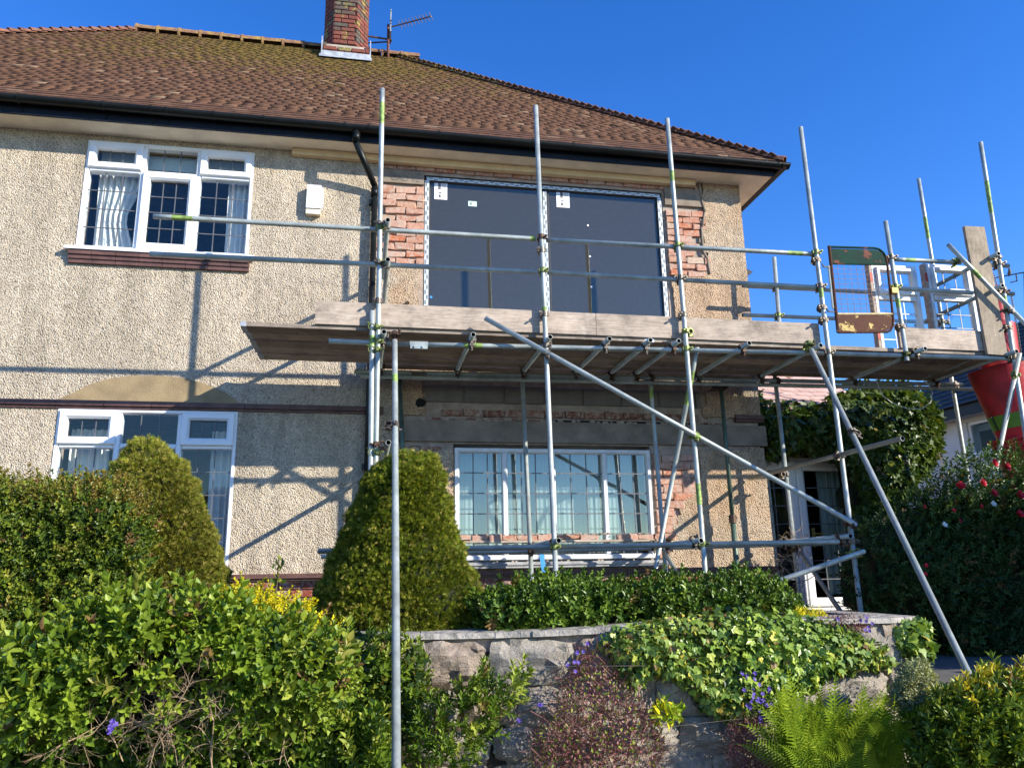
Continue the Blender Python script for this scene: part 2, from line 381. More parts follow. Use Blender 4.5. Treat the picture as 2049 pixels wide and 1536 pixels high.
# ---------------------------------------------------------------- setting: ground
GZ = -0.45
mb = MB(); mb.face([(-900,-900,-1.62),(900,-900,-1.62),(900,1500,-1.62),(-900,1500,-1.62)])
tag(mb.build('street', M_asph), kind='structure')
mb = MB(); mb.box((-60,-3.25,-1.6),(4.05,60,GZ)); mb.box((4.05,-1.2,-1.6),(60,60,GZ - .004))
tag(mb.build('garden_ground', M_soil), kind='structure')
mb = MB(); mb.box((4.10,-4.3,-1.6),(7.5,-3.2,-1.0)); mb.box((4.10,-3.2,-1.6),(7.5,-1.21,-.78))
tag(mb.build('path', M_path), kind='structure')

# ---------------------------------------------------------------- the house
HX0, HX1, HZ = -8.6, 4.69, 4.895
house = empty('house', (0, 0, GZ), 'pebbledashed two-storey house with brown tiled hipped roof behind the scaffold', 'house')
def inpoly(px, py, poly):
    px = np.asarray(px, float); py = np.asarray(py, float); r = np.zeros(px.shape, bool); n = len(poly)
    for i in range(n):
        x0, y0 = poly[i]; x1, y1 = poly[(i + 1) % n]
        if y0 == y1: continue
        c = ((y0 > py) != (y1 > py)) & (px < (x1 - x0) * (py - y0) / (y1 - y0) + x0); r ^= c
    return r
def proj(pts):
    c = (np.asarray(pts, float) - CAM) @ RM.T
    return c[:, 0] / c[:, 2] * F + 1024.5, 768 - c[:, 1] / c[:, 2] * F
wd = lambda poly: [(P(x, y)[0], P(x, y)[2]) for x, y in poly]
EXPU = wd([(757,318),(1408,358),(1402,400),(1414,440),(1404,490),(1421,520),(1420,548),(1347,553),(1347,645),(1330,645),(842,640),(842,528),(757,532)])
EXPL = wd([(842,752),(1405,772),(1412,800),(1408,836),(1530,842),(1530,897),(1400,905),(1402,960),(1372,1000),(1350,1050),(1335,1137),(905,1137),(905,905),(795,893),(795,832),(852,832),(846,805),(850,790)])
OPEN = {'ul': (-3.09, -1.31, 3.53, 4.83), 'll': (-3.06, -1.30, 0.15, 1.785), 'big': (0.635, 3.635, 2.40, 4.725), 'low': (0.985, 3.27, 0.19, 1.475)}
# masonry core with openings
def rect_wall(name, x0, x1, z0, z1, y0, y1, ops, mat):
    xs = sorted({x0, x1, *[o[0] for o in ops], *[o[1] for o in ops]}); zs = sorted({z0, z1, *[o[2] for o in ops], *[o[3] for o in ops]})
    m = MB()
    for i in range(len(xs) - 1):
        for k in range(len(zs) - 1):
            cx, cz = (xs[i] + xs[i+1]) / 2, (zs[k] + zs[k+1]) / 2
            if any(o[0] < cx < o[1] and o[2] < cz < o[3] for o in ops): continue
            m.box((xs[i], y0, zs[k]), (xs[i+1], y1, zs[k+1]))
    return m.build(name, mat, house)
rect_wall('wall', HX0, HX1 - .03, GZ - .1, HZ, .032, .30, list(OPEN.values()), M_mortar)
m = MB(); m.box((HX1 - .3, .301, GZ - .1), (HX1, 8.4, HZ)); m.box((HX0, .301, GZ - .1), (HX0 + .3, 8.4, HZ)); m.box((HX0, 8.4, GZ - .1), (HX1, 8.6, HZ)); m.build('side_wall', M_dash, house)
# pebbledash coat
def dash_sheet():
    ex = [o[k] for o in OPEN.values() for k in (0, 1)]; ez = [o[k] for o in OPEN.values() for k in (2, 3)]
    def lines(a, b, step, fixed):
        f = sorted({a, b, *fixed}); out = []
        for i in range(len(f) - 1):
            n = max(1, round((f[i+1] - f[i]) / step)); out += [f[i] + (f[i+1] - f[i]) * k / n for k in range(n)]
        return np.array(out + [f[-1]]), set(np.round(f, 4))
    xs, fx = lines(HX0, HX1, .045, ex); zs, fz = lines(.09, HZ, .045, ez)
    nx, nz = len(xs), len(zs)
    cx = (xs[:-1] + xs[1:]) / 2; cz = (zs[:-1] + zs[1:]) / 2
    GX, GZZ = np.meshgrid(cx, cz, indexing='ij')
    keep = np.ones(GX.shape, bool)
    for o in OPEN.values(): keep &= ~((GX > o[0]) & (GX < o[1]) & (GZZ > o[2]) & (GZZ < o[3]))
    keep &= ~inpoly(GX, GZZ, EXPU); keep &= ~inpoly(GX, GZZ, EXPL)
    VX, VZ = np.meshgrid(xs, zs, indexing='ij')
    jx = rng.uniform(-.017, .017, VX.shape); jz = rng.uniform(-.017, .017, VX.shape)
    for i, x in enumerate(xs):
        if round(x, 4) in fx: jx[i, :] = 0
    for k, z in enumerate(zs):
        if round(z, 4) in fz: jz[:, k] = 0
    VY = rng.uniform(-.003, .003, VX.shape)
    v = np.stack([VX + jx, VY, VZ + jz], -1).reshape(-1, 3)
    vb = v.copy(); vb[:, 1] = .034
    idx = lambda i, k: i * nz + k
    N = len(v); f = []
    for i in range(nx - 1):
        for k in range(nz - 1):
            if not keep[i, k]: continue
            a, b, c, d = idx(i, k), idx(i+1, k), idx(i+1, k+1), idx(i, k+1)
            f.append((a, b, c, d))
            if i == 0 or not keep[i-1, k]: f.append((a, d, d + N, a + N))
            if i == nx - 2 or not keep[i+1, k]: f.append((c, b, b + N, c + N))
            if k == 0 or not keep[i, k-1]: f.append((b, a, a + N, b + N))
            if k == nz - 2 or not keep[i, k+1]: f.append((d, c, c + N, d + N))
    m = MB(); m.v = [tuple(q) for q in v] + [tuple(q) for q in vb]; m.f = f; m.m = [0] * len(f)
    return m.build('pebbledash_coat', M_dash, house)
dash_sheet()
# bricks ------------------------------------------------------------
def brick_mesh(name, mat, seed, jit=.06, sub=True):
    r = random.Random(seed); v = []
    def ring(y, s, j):
        for sx, sz in ((-1,-1),(1,-1),(1,1),(-1,1)):
            v.append((.5 * sx * (1 - s) + r.uniform(-j, j) * .25, y + r.uniform(-j, j) * .3, .5 * sz * (1 - s * 1.6) + r.uniform(-j, j)))
    ring(.5, 0, 0); ring(-.38, 0, jit); ring(-.5, .07, jit)
    f = []
    for a in (0, 4):
        for k in range(4): f.append((a + k, a + (k+1) % 4, a + 4 + (k+1) % 4, a + 4 + k))
    f.append((8, 9, 10, 11)); f.append((3, 2, 1, 0))
    me = bpy.data.meshes.new(name); me.from_pydata(v, [], f); me.materials.append(mat); me.update(); return me
BRP = [brick_mesh('brick', M_brickp, k, .22) for k in range(9)]
BRC = [brick_mesh('brick', M_brick, k + 10, .09) for k in range(6)]
BRD = [brick_mesh('brick', M_brickd, k + 60, .12) for k in range(6)]
BRR = [brick_mesh('brick', M_brickr, k + 20, .03) for k in range(4)]
BRK = [brick_mesh('brick', M_chim, k + 30, .03) for k in range(4)]
BLK = [brick_mesh('block', M_block, k + 40, .02) for k in range(3)]
STN = None
def lay(meshes, x0, x1, z0, z1, yf, parent, ok, bl=.222, bh=.077, j=.013, depth=.05, name='brick', rough=.004, phase=0, half=True):
    n = 0; z = z0; row = phase
    while z + bh <= z1 + .02:
        x = x0 - (bl + j) / 2 * (row % 2) - random.uniform(0, .02)
        while x < x1:
            a, b = max(x, x0), min(x + bl, x1)
            if b - a > .05 and ok((a + b) / 2, z + bh / 2, b - a):
                s = (b - a, depth, bh * random.uniform(.94, 1.02))
                link(name, random.choice(meshes), parent, ((a + b) / 2, yf + depth / 2 + random.uniform(-rough, rough), z + bh / 2), Matrix.Rotation(random.uniform(-.012, .012), 3, 'Y'), s); n += 1
            x += bl + j
        z += bh + j; row += 1
    return n
inop = lambda x, z, mx=0: any(o[0] - mx < x < o[1] + mx and o[2] < z < o[3] for o in OPEN.values())
def ok_up(x, z, wdt):
    return bool(inpoly([x - wdt*.35], [z], EXPU)[0] and inpoly([x + wdt*.35], [z], EXPU)[0]) and not inop(x, z, wdt * .5 - .01)
LX0 = .085
n1 = 0
# cast lintel ends either side of the window head and smooth mortar patch
lz1 = P(800, 340)[2]; lz0 = P(800, 366)[2]
m = MB(); m.box((LX0, -.004, lz0), (.632, .031, lz1)); m.build('lintel_end', M_conc, house)
rz1 = P(1370, 378)[2]; rz0 = P(1370, 412)[2]
m = MB(); m.box((3.66, -.004, rz0), (P(1402, 395)[0], .031, rz1)); m.build('lintel_end', M_conc, house)
for xa, xb, za, zb in ((LX0, .632, P(800,528)[2], lz0 - .01), (3.665, 4.20, P(1370,552)[2], rz0 - .01)):
    n1 += lay(BRP, xa, xb, za, zb, -.002, house, ok_up, rough=.008)
n1 += lay(BRC, LX0, 4.12, max(lz1, 4.735) + .012, 4.88, .006, house, lambda x, z, w_: x < .64 or z > 4.73, rough=.005)
# lower opening up
tz = lambda y, x=1100: P(x, y)[2]
ok_lo = lambda x, z, wdt: not inop(x, z, wdt * .5 - .01) and bool(inpoly([x], [z], EXPL)[0])
lay(BLK, P(848,800)[0], P(1402,800)[0], tz(809), tz(750), .004, house, lambda x, z, w_: True, bl=.45, bh=.20, j=.012, name='block', rough=.002)
lay(BRD, P(885,820)[0], P(1398,820)[0], tz(835) - .002, tz(812), .004, house, lambda x, z, w_: True, rough=.004)
lay(BRD, P(850,900)[0], 4.45, tz(835, 1000) - .09, tz(835, 1000) - .01, .006, house, lambda x, z, w_: random.random() < .8 and x < 4.2, rough=.006)
lay(BRD, P(800,897)[0], .975, P(850, 905)[2] - .005, P(850, 893)[2] + .01, .010, house, lambda x, z, w_: not (.78 < x < .92), rough=.004)
lay(BRP, 3.30, P(1400,960)[0], P(1340, 1130)[2], P(1340, 905)[2] - .01, .002, house, ok_lo, rough=.006)
# concrete lintel
m = MB(); a = P(800, 833); b = P(1530, 842); c = P(800, 881); d = P(1530, 897)
m.box((a[0], -.014, c[2] - .004), (b[0], .031, a[2] - .03)); m.build('concrete_lintel', M_conc, house)
m = MB(); m.box((P(1090, 845)[0], -.0, P(1090, 838)[2] - .05), (P(1390, 845)[0], .02, P(1090, 838)[2] - .01)); m.build('gap', M_dark, house)  # black box paints the dark of a gap along the lintel
m = MB()
for k in range(60):
    x = random.uniform(.6, 4.3); z = a[2] - .03 + random.uniform(-.005, .012); s = random.uniform(.01, .035)
    m.box((x, -.014 - s * .3, z - s * .3), (x + s * 1.6, .02, z + s * .6))
tag(m.build('mortar_rubble', M_mortar, house), kind='stuff')
# black plate painting the dark of a hole in the masonry
m = MB(); hp = wd([(833,800),(840,796),(850,800),(853,806),(848,812),(836,815),(831,808)]); m.prism(hp, -.006, .02); m.build('hole', M_dark, house)
def text_mesh(txt, x, z, size, mat, parent, name='lettering', y=-.006):
    cu = bpy.data.curves.new(name, 'FONT'); cu.body = txt; cu.size = size; cu.extrude = .0015
    ob = bpy.data.objects.new(name, cu); COL.objects.link(ob)
    bpy.context.view_layer.update()
    me = bpy.data.meshes.new_from_object(ob); bpy.data.objects.remove(ob)
    me.materials.clear(); me.materials.append(mat)
    return link(name, me, parent, (x, y, z), Matrix.Rotation(math.pi / 2, 3, 'X'))
text_mesh('CAD 12', .24, lz0 + .03, .10, simple('embossed_concrete', (.17, .155, .135), .95), house)
text_mesh('D III', 3.93, rz0 + .10, .09, MATS['embossed_concrete'], house)
# crack line of broken render on the right of the new window
m = MB(); cr = [(1398,362),(1404,400),(1411,425),(1404,455),(1406,500),(1416,520),(1420,548)]
for i in range(len(cr) - 1):
    m.path([P(*cr[i], -.004), P(*cr[i+1], -.004)], .016, 6)
m.build('broken_render_edge', M_conc, house, True)
# plinth brickwork, plinth mould, string course
lay(BRR, HX0 + 5.2, HX1 - .02, GZ, .03, -.012, house, lambda x, z, w_: x < -.9 or x > .9 or True, bl=.215, bh=.068, j=.012, depth=.06, rough=.001)
m = MB(); m.box((HX0, .022, GZ - .1), (HX1, .031, .06)); m.build('plinth', M_mortar, house)
def mould(name, x0, x1, z0, z1, steps, mat=M_trim, side=False):
    m = MB(); n = len(steps); L = .46
    x = x0
    while x < x1:
        xe = min(x + L, x1); h = (z1 - z0) / n
        for k, p in enumerate(steps): m.box((x + .002, -p, z0 + k * h + (.001 if k else 0)), (xe - .002, .031, z0 + (k + 1) * h))
        x = xe
    return m.build(name, mat, house)
mould('plinth_course', HX0, HX1 + .02, .035, .105, (.03, .055, .04))
sz = P(300, 806)[2]
mould('string_course', HX0, P(768, 820)[0], sz - .075, sz + .01, (.02, .045, .03))
mould('string_course', 4.35, HX1 + .02, sz - .075, sz + .01, (.02, .045, .03))
# arched smooth panel above the lower left window
m = MB(); ap = [(112,805)]
pts = [(115,804),(150,785),(185,768),(225,757),(270,752),(320,752),(370,757),(410,768),(450,785),(482,807)]
wpts = [(P(x, y)[0], P(x, y)[2]) for x, y in pts]; zb = sz + .012
m.prism([(wpts[0][0], zb)] + [(x, max(z, zb + .005)) for x, z in wpts[1:-1]] + [(wpts[-1][0], zb)], -.018, -.004); m.build('arch_panel', M_arch, house)
# rooms
def room(o, depth, mat=M_room, y0=.32):
    x0, x1, z0, z1 = o[0] - .5, o[1] + .5, o[2] - .6, o[3] + .12; m = MB(); y1 = y0 + depth
    m.face([(x0,y1,z0),(x1,y1,z0),(x1,y1,z1),(x0,y1,z1)]); m.face([(x0,y0,z0),(x0,y1,z0),(x0,y1,z1),(x0,y0,z1)]); m.face([(x1,y0,z0),(x1,y1,z0),(x1,y1,z1),(x1,y0,z1)])
    m.face([(x0,y0,z1),(x1,y0,z1),(x1,y1,z1),(x0,y1,z1)]); m.face([(x0,y0,z0),(x1,y0,z0),(x1,y1,z0),(x0,y1,z0)])
    m.build('room', mat, house)
for k, o in OPEN.items(): room(o, 3.2 if k == 'big' else 2.6)
# window joinery -----------------------------------------------------
def bar(m, x0, z0, x1, z1, y0, y1, t=.012):
    # moulded bar: box with chamfered front
    m.hexa([(x0,y1,z0),(x1,y1,z0),(x1,y1,z1),(x0,y1,z1)][0:0] or [(x0,y0+t,z0),(x1,y0+t,z0),(x1,y1,z0),(x0,y1,z0),(x0,y0+t,z1),(x1,y0+t,z1),(x1,y1,z1),(x0,y1,z1)])
    w_ = min(x1 - x0, z1 - z0) * .18
    m.hexa([(x0+w_,y0,z0+w_),(x1-w_,y0,z0+w_),(x1,y0+t,z0),(x0,y0+t,z0),(x0+w_,y0,z1-w_),(x1-w_,y0,z1-w_),(x1,y0+t,z1),(x0,y0+t,z1)])
def ringf(m, x0, x1, z0, z1, wd_, y0, y1):   # mitred frame
    for q in range(4):
        o = [(x0,z0),(x1,z0),(x1,z1),(x0,z1)]; i = [(x0+wd_,z0+wd_),(x1-wd_,z0+wd_),(x1-wd_,z1-wd_),(x0+wd_,z1-wd_)]
        a, b = o[q], o[(q+1) % 4]; c, d = i[(q+1) % 4], i[q]
        t = wd_ * .3; sgn = .010
        # outer block then sloped front
        mid = lambda p, r, f: (p[0] + (r[0] - p[0]) * f, p[1] + (r[1] - p[1]) * f)
        a1, b1, c1, d1 = mid(a, d, .12), mid(b, c, .12), mid(c, b, .3), mid(d, a, .3)
        P3 = lambda p, y: (p[0], y, p[1])
        m.face([P3(a1, y0), P3(b1, y0), P3(c1, y0), P3(d1, y0)])
        m.face([P3(a, y0 + sgn), P3(b, y0 + sgn), P3(b1, y0), P3(a1, y0)])
        m.face([P3(d1, y0), P3(c1, y0), P3(c, y0 + .022), P3(d, y0 + .022)])
        m.face([P3(a, y1), P3(b, y1), P3(b, y0 + sgn), P3(a, y0 + sgn)])
        m.face([P3(d, y0 + .022), P3(c, y0 + .022), P3(c, y1), P3(d, y1)])
def leads(win, x0, x1, z0, z1, nx, nz, y, mat=M_lead, r=.0055):
    m = MB()
    for k in range(1, nx): x = x0 + (x1 - x0) * k / nx; m.box((x - r, y - .004, z0), (x + r, y + .001, z1))
    for k in range(1, nz): z = z0 + (z1 - z0) * k / nz; m.box((x0, y - .0045, z - r), (x1, y + .0005, z + r))
    tag(m.build('lead_strips', mat, win), kind='stuff')
def pane(win, x0, x1, z0, z1, y, mat=M_glass):
    m = MB(); m.face([(x0, y, z0), (x1, y, z0), (x1, y, z1), (x0, y, z1)]); m.build('pane', mat, win)
def casement(o, colf, trf, lights, label, rows, mat=M_glass):
    x0, x1, z0, z1 = o; m = MB(); fw = .045; yb = .09
    ringf(m, x0 + .003, x1 - .003, z0 + .003, z1 - .003, fw, -.008, yb)
    xs = [x0] + [x0 + (x1 - x0) * c for c in colf] + [x1]; zt = z1 - (z1 - z0) * trf
    win = None
    for c in xs[1:-1]: bar(m, c - .028, z0 + fw, c + .028, z1 - fw, -.004, yb)
    for i in range(len(xs) - 1): bar(m, xs[i] + (.03 if i else fw), zt - .026, xs[i+1] - (.03 if i < len(xs) - 2 else fw), zt + .026, -.002, yb - .003)
    win = m.build('window', M_white, house); tag(win, label)
    for i in range(len(xs) - 1):
        for up in (0, 1):
            a = xs[i] + (.03 if i else fw); b = xs[i+1] - (.03 if i < len(xs) - 2 else fw)
            c, d = (zt + .026, z1 - fw) if up else (z0 + fw, zt - .026)
            if (i, up) in lights:
                s = MB(); ringf(s, a - .016, b + .016, c - .016, d + .016, .078, -.034, .04); s.build('sash', M_white, win)
                a, b, c, d = a + .06, b - .06, c + .06, d - .06
            pane(win, a, b, c, d, .03, mat)
            leads(win, a, b, c, d, 3, 1 if up else rows, .027)
    return win
w1 = casement(OPEN['ul'], (.335, .665), .27, {(0,1),(2,1),(1,0)}, 'upper left white window with leaded panes', 4)
m = MB(); m.box((-3.17, -.085, 3.495), (-1.24, .03, 3.529)); m.build('sill', M_white, w1)
x = -3.13
while x < -1.30:
    xe = min(x + .235, -1.29); m = MB()
    for k, p in enumerate((.035, .05, .068)): m.box((x + .002, -p, 3.355 + k * .045), (xe - .002, .02, 3.355 + k * .045 + .043))
    m.build('sill_tile', M_trim, w1); x = xe
w2 = casement(OPEN['ll'], (.335, .675), .235, {(0,1),(2,1)}, 'lower left white window behind the yew', 5)
m = MB(); m.box((-3.12, -.07, .105), (-1.25, .03, .149)); m.build('sill', M_white, w2)
def curtain(x0, x1, z0, z1, y, folds, amp, win, mat=M_curt, gather=0):
    m = MB(); n = folds * 8; nz = 10; base = len(m.v)
    for k in range(nz + 1):
        f = k / nz; z = z0 + (z1 - z0) * f
        sq = 1 - gather * math.exp(-((f - .45) / .22) ** 2)
        for i in range(n + 1):
            u = i / n; xx = x0 + (x1 - x0) * (u * sq)
            m.v.append((xx, y + amp * math.sin(u * folds * 2 * math.pi + .6 * math.sin(f * 5 + u * 9)), z))
    for k in range(nz):
        for i in range(n):
            a = k * (n + 1) + i; m.f.append((a, a + 1, a + n + 2, a + n + 1)); m.m.append(0)
    m.build('curtain', mat, win, True)
curtain(-2.98, -2.54, 3.45, 4.6, .17, 6, .035, w1, gather=.25)
curtain(-1.60, -1.34, 3.45, 4.6, .17, 4, .03, w1)
curtain(-3.0, -2.62, .1, 1.62, .30, 5, .03, w2); curtain(-1.6, -1.32, .1, 1.62, .30, 4, .03, w2)
m = MB(); m.box((-3.0, .20, 4.62), (-1.35, .22, 4.80)); m.build('roller_blind', M_net, w1)
# large new window
x0, x1, z0, z1 = OPEN['big']; m = MB(); fy = .05
ringf(m, x0 + .012, x1 - .012, z0 + .012, z1 - .012, .07, fy - .02, fy + .08)
xm = P(1096, 500)[0]; bar(m, xm - .045, z0 + .08, xm + .045, z1 - .08, fy - .012, fy + .08)
big = m.build('window', M_alu, house); tag(big, 'large new dark-framed window with protective tape')
for a, b in ((x0 + .08, xm - .045), (xm + .045, x1 - .08)): pane(big, a, b, z0 + .08, z1 - .08, fy + .01, M_glassn)
M_tape = simple('silver_protective_tape', (.62, .66, .67), .4, .1, .12, 30); M_taped = simple('tape_print', (.20, .23, .24), .5)
def tape(a, b, wdt):
    m = MB(); a = np.array(a); b = np.array(b); L = np.linalg.norm(b - a); d = (b - a) / L; nrm = np.array([-d[1], d[0]])
    y = fy - .0235
    def q(s0, s1, t0, t1, yy, mm):
        c = [a + d * s0 + nrm * t0, a + d * s1 + nrm * t0, a + d * s1 + nrm * t1, a + d * s0 + nrm * t1]
        m.prism([tuple(p) for p in c], yy, yy + .002, mm)
    q(0, L, -wdt/2, wdt/2, y, 0); s = .02; k = 0
    while s < L - .05:
        q(s, s + .05, (-wdt*.38 if k % 2 else .0), (.0 if k % 2 else wdt*.38), y - .0015, 1); s += .062; k += 1
    m.build('protective_tape', [M_tape, M_taped], big)
tape((x0 + .03, z1 - .045), (x1 - .03, z1 - .045), .04); tape((x0 + .035, z0 + .05), (x0 + .035, z1 - .07), .05)
tape((x1 - .04, z0 + .05), (x1 - .04, z1 - .07), .05); tape((xm - .012, z0 + .1), (xm - .012, z1 - .1), .045)
def paper(x, y, wpx, hpx, mat, label, cat, marks=()):
    a = P(x, y + hpx, fy + .0); b = P(x + wpx, y, fy + .0)
    m = MB(); m.box((a[0], fy + .004, a[2]), (b[0], fy + .006, b[2]))
    o = m.build('sticker', mat, big)
    if marks:
        s = MB(); W_, H_ = b[0] - a[0], b[2] - a[2]
        for u0, v0, u1, v1 in marks: s.box((a[0] + W_ * u0, fy + .0025, a[2] + H_ * v0), (a[0] + W_ * u1, fy + .0035, a[2] + H_ * v1))
        s.build('print', M_print, big)
    o['label'] = label
    return o
MK = [(.3,.58,.5,.98),(.36,.35,.55,.42),(.34,.12,.5,.28),(.55,.9,.9,.92),(.55,.83,.9,.85),(.55,.76,.9,.78),(.55,.69,.9,.71),(.6,.3,.85,.32),(.6,.22,.85,.24),(.6,.14,.85,.16)]
paper(869, 366, 26, 32, M_paper, 'white printed instruction sheet on the left pane', 'paper', MK)
paper(1114, 383, 25, 31, M_paper, 'white printed instruction sheet on the right pane', 'paper', MK)
paper(937, 403, 17, 9, M_mint, 'small mint green sticker on the left pane', 'sticker', [(.25,.25,.4,.75)])
paper(860, 592, 5, 4, M_blue, 'tiny blue sticker near the bottom of the left pane', 'sticker')
for yy, xx in ((449, 1175), (511, 1179), (572, 1182)): paper(xx, yy, 3.2, 3.2, M_paper, 'tiny white spacer pad on the right pane', 'pad')
# lower wide window
x0, x1, z0, z1 = OPEN['low']; m = MB(); zt = z1 - .045
ringf(m, x0 + .01, x1 - .01, z0 + .02, zt, .055, .0, .09)
cs = [P(c, 990)[0] for c in (1011, 1108, 1213)]
for c in cs: bar(m, c - .030, z0 + .07, c + .030, zt - .05, .002, .09)
low = m.build('window', M_oldw, house); tag(low, 'wide lower window with four leaded lights')
xs = [x0 + .06] + [v for c in cs for v in (c - .03, c + .03)] + [x1 - .06]
for k in range(4):
    a, b = xs[2*k], xs[2*k+1]; pane(low, a, b, z0 + .07, zt - .05, .04, M_glassb); leads(low, a, b, z0 + .07, zt - .05, 3, 5, .037)
curtain(x0 + .07, x1 - .07, z0 - .1, z1 + .05, .24, 40, .004, low, simple('net_curtain', (.30, .35, .35), .9, 0, .05))
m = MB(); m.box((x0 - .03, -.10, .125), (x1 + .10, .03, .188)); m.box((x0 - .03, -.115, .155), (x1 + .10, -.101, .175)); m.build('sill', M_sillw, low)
x = x0 + .05
zl = P(1100, 1078, -.05)[2]
for k in range(12):
    wdt = random.uniform(.12, .27); 
    if random.random() < .85: link('brick', random.choice(BRP), low, (x + wdt / 2, -.035 + random.uniform(-.01, .01), zl + .018), None, (wdt - .015, .07, .055 + random.uniform(-.01, .008)))
    x += wdt
m = MB(); m.box((x0 + .03, -.085, zl - .035), (x1 + .02, .0, zl - .012)); m.build('ledge_board', M_board, low)
m = MB()
for k in range(90):
    x = random.uniform(x0, x1); zz = random.choice([zl + .045, zl + .046, .189]); s = random.uniform(.006, .02)
    m.box((x, -.07 + random.uniform(0, .05), zz), (x + s * 1.5, -.05 + random.uniform(0, .05), zz + s))
tag(m.build('rubble_crumbs', M_mortar, low), kind='stuff')
# eaves: soffit, fascia, gutter
GY = -.40; SY = -.30; EX = 5.0
m = MB(); m.box((HX0 - .3, SY, HZ), (EX, .30, HZ + .02)); m.box((HX1, .301, HZ), (EX, 8.8, HZ + .02))
m.build('soffit', M_soffit, house)
m = MB(); x = -8.9
while x < EX:
    xe = min(x + 2.45, EX); m.box((x + .002, SY - .022, HZ - .012), (xe - .002, SY - .001, HZ + .165)); x = xe
m.box((EX + .001, SY - .022, HZ - .012), (EX + .022, 8.8, HZ + .165)); m.build('fascia_board', M_black, house)
def gutter_run(a, b, r=.062):
    m = MB(); a = Vector(a); b = Vector(b); d = (b - a).normalized(); s = Vector((-d.y, d.x, 0)); n = 9
    for p in (a, b):
        for k in range(n):
            t = math.pi * k / (n - 1); m.v.append(tuple(p + s * math.cos(t) * r - Vector((0, 0, math.sin(t) * r))))
        for k in range(n):
            t = math.pi * k / (n - 1); m.v.append(tuple(p + s * math.cos(t) * (r - .006) - Vector((0, 0, math.sin(t) * (r - .006)))))
    for k in range(n - 1):
        m.f.append((k, k + 1, 2*n + k + 1, 2*n + k)); m.f.append((n + k + 1, n + k, 3*n + k, 3*n + k + 1)); m.m += [0, 0]
    m.f.append((0, 2*n, 3*n, n)); m.f.append((n-1, 2*n-1, 4*n-1, 3*n-1)); m.m += [0, 0]
    return m
gz = HZ + .135
g = gutter_run((-9, GY, gz + .02), (EX + .17, GY, gz - .02)).build('gutter', M_gutter, house, True)
g2 = gutter_run((EX + .115, GY - .06, gz - .022), (EX + .115, 8.6, gz)).build('gutter', M_gutter, house, True)
for px_ in (38, 208, 303, 333, 428, 527, 690, 737, 878, 1065, 1145, 1240, 1385, 1455, 1530):
    x = P(px_, 200 + px_ * .085, GY)[0]; m = MB()
    for k in range(9):
        t0 = math.pi * k / 9; t1 = math.pi * (k + 1) / 9; rr = .067
        p = lambda t: (GY + math.cos(t) * rr, gz - math.sin(t) * rr + .001)
        a, b = p(t0), p(t1)
        m.hexa([(x-.014,a[0],a[1]),(x+.014,a[0],a[1]),(x+.014,b[0],b[1]),(x-.014,b[0],b[1]),(x-.014,a[0]*1.0+.004,a[1]+.004),(x+.014,a[0]+.004,a[1]+.004),(x+.014,b[0]+.004,b[1]+.004),(x-.014,b[0]+.004,b[1]+.004)])
    m.box((x - .010, SY - .034, HZ + .01), (x + .010, SY - .023, gz - .01)); m.build('gutter_bracket', M_gutter, g)
# timber batten under the soffit
a = P(585, 303, -.05); b = P(1390, 368, -.05); jx = P(1005, 335, -.05)[0]
m = MB(); m.box((a[0], -.075, HZ - .085), (jx - .002, -.004, HZ - .003)); m.build('timber_batten', M_timber, house)
m = MB(); m.box((jx + .002, -.078, HZ - .085), (b[0], -.004, HZ - .003)); m.build('timber_batten', M_timber, house)
# downpipe
m = MB(); xd = P(748, 450, -.07)[0]
gx = P(713, 262, GY)[0]
m.path([(gx, GY, gz - .05), (gx, GY, gz - .20), (xd, -.075, HZ - .42), (xd, -.075, HZ - .52), (xd, -.075, GZ)], .036, 12)
for p in ((gx, GY, gz - .13), (xd, -.075, HZ - .5)): m.tube((p[0], p[1], p[2] - .05), (p[0], p[1], p[2] + .05), .046, 12)
dp = m.build('downpipe', M_gutter, house, True)
for zc in (HZ - .62, 2.9, 1.2): m2 = MB(); m2.box((xd - .06, -.09, zc - .025), (xd + .06, -.0, zc + .025)); m2.build('pipe_clip', M_gutter, dp)
# overflow stub
m = MB(); p = P(815, 605, -.02); m.tube(p + np.array([0, .03, 0]), p + np.array([0, -.07, -.03]), .022, 10); m.build('overflow_pipe', M_rust, house, True)
# rear extension gutter tip beyond the corner
m = MB(); c = P(1499, 545, 1.2); m.prism([(c[0] - .10, c[2] + .09), (c[0] + .06, c[2] + .01), (c[0] - .10, c[2] - .09)], 1.2, 3.4); m.build('verge', M_gutter, house)

# ---------------------------------------------------------------- roof
RZ0 = 5.05; EY = -.44; RY = 3.5; RZ = 8.87; RXL, RXR = -3.78, .40; EXR = EX + .10; EXL = -8.6
def roof_plane(pts, name):
    m = MB(); m.face(pts); return m
sl = (RZ - RZ0) / (RY - EY)
dn = .05
m = MB()
m.face([(EXL,EY,RZ0-dn),(EXR,EY,RZ0-dn),(RXR,RY,RZ-dn),(RXL,RY,RZ-dn)])
m.face([(EXR,EY,RZ0-dn),(EXR,7.44,RZ0-dn),(RXR,RY,RZ-dn)]); m.face([(EXL,7.44,RZ0-dn),(EXL,EY,RZ0-dn),(RXL,RY,RZ-dn)])
m.face([(EXR,7.44,RZ0-dn),(EXL,7.44,RZ0-dn),(RXL,RY,RZ-dn),(RXR,RY,RZ-dn)])
roof = m.build('roof', M_tile, house)
slen = math.hypot(RY - EY, RZ - RZ0); udir = np.array([0, (RY - EY) / slen, (RZ - RZ0) / slen]); unrm = np.array([0, -udir[2], udir[1]])
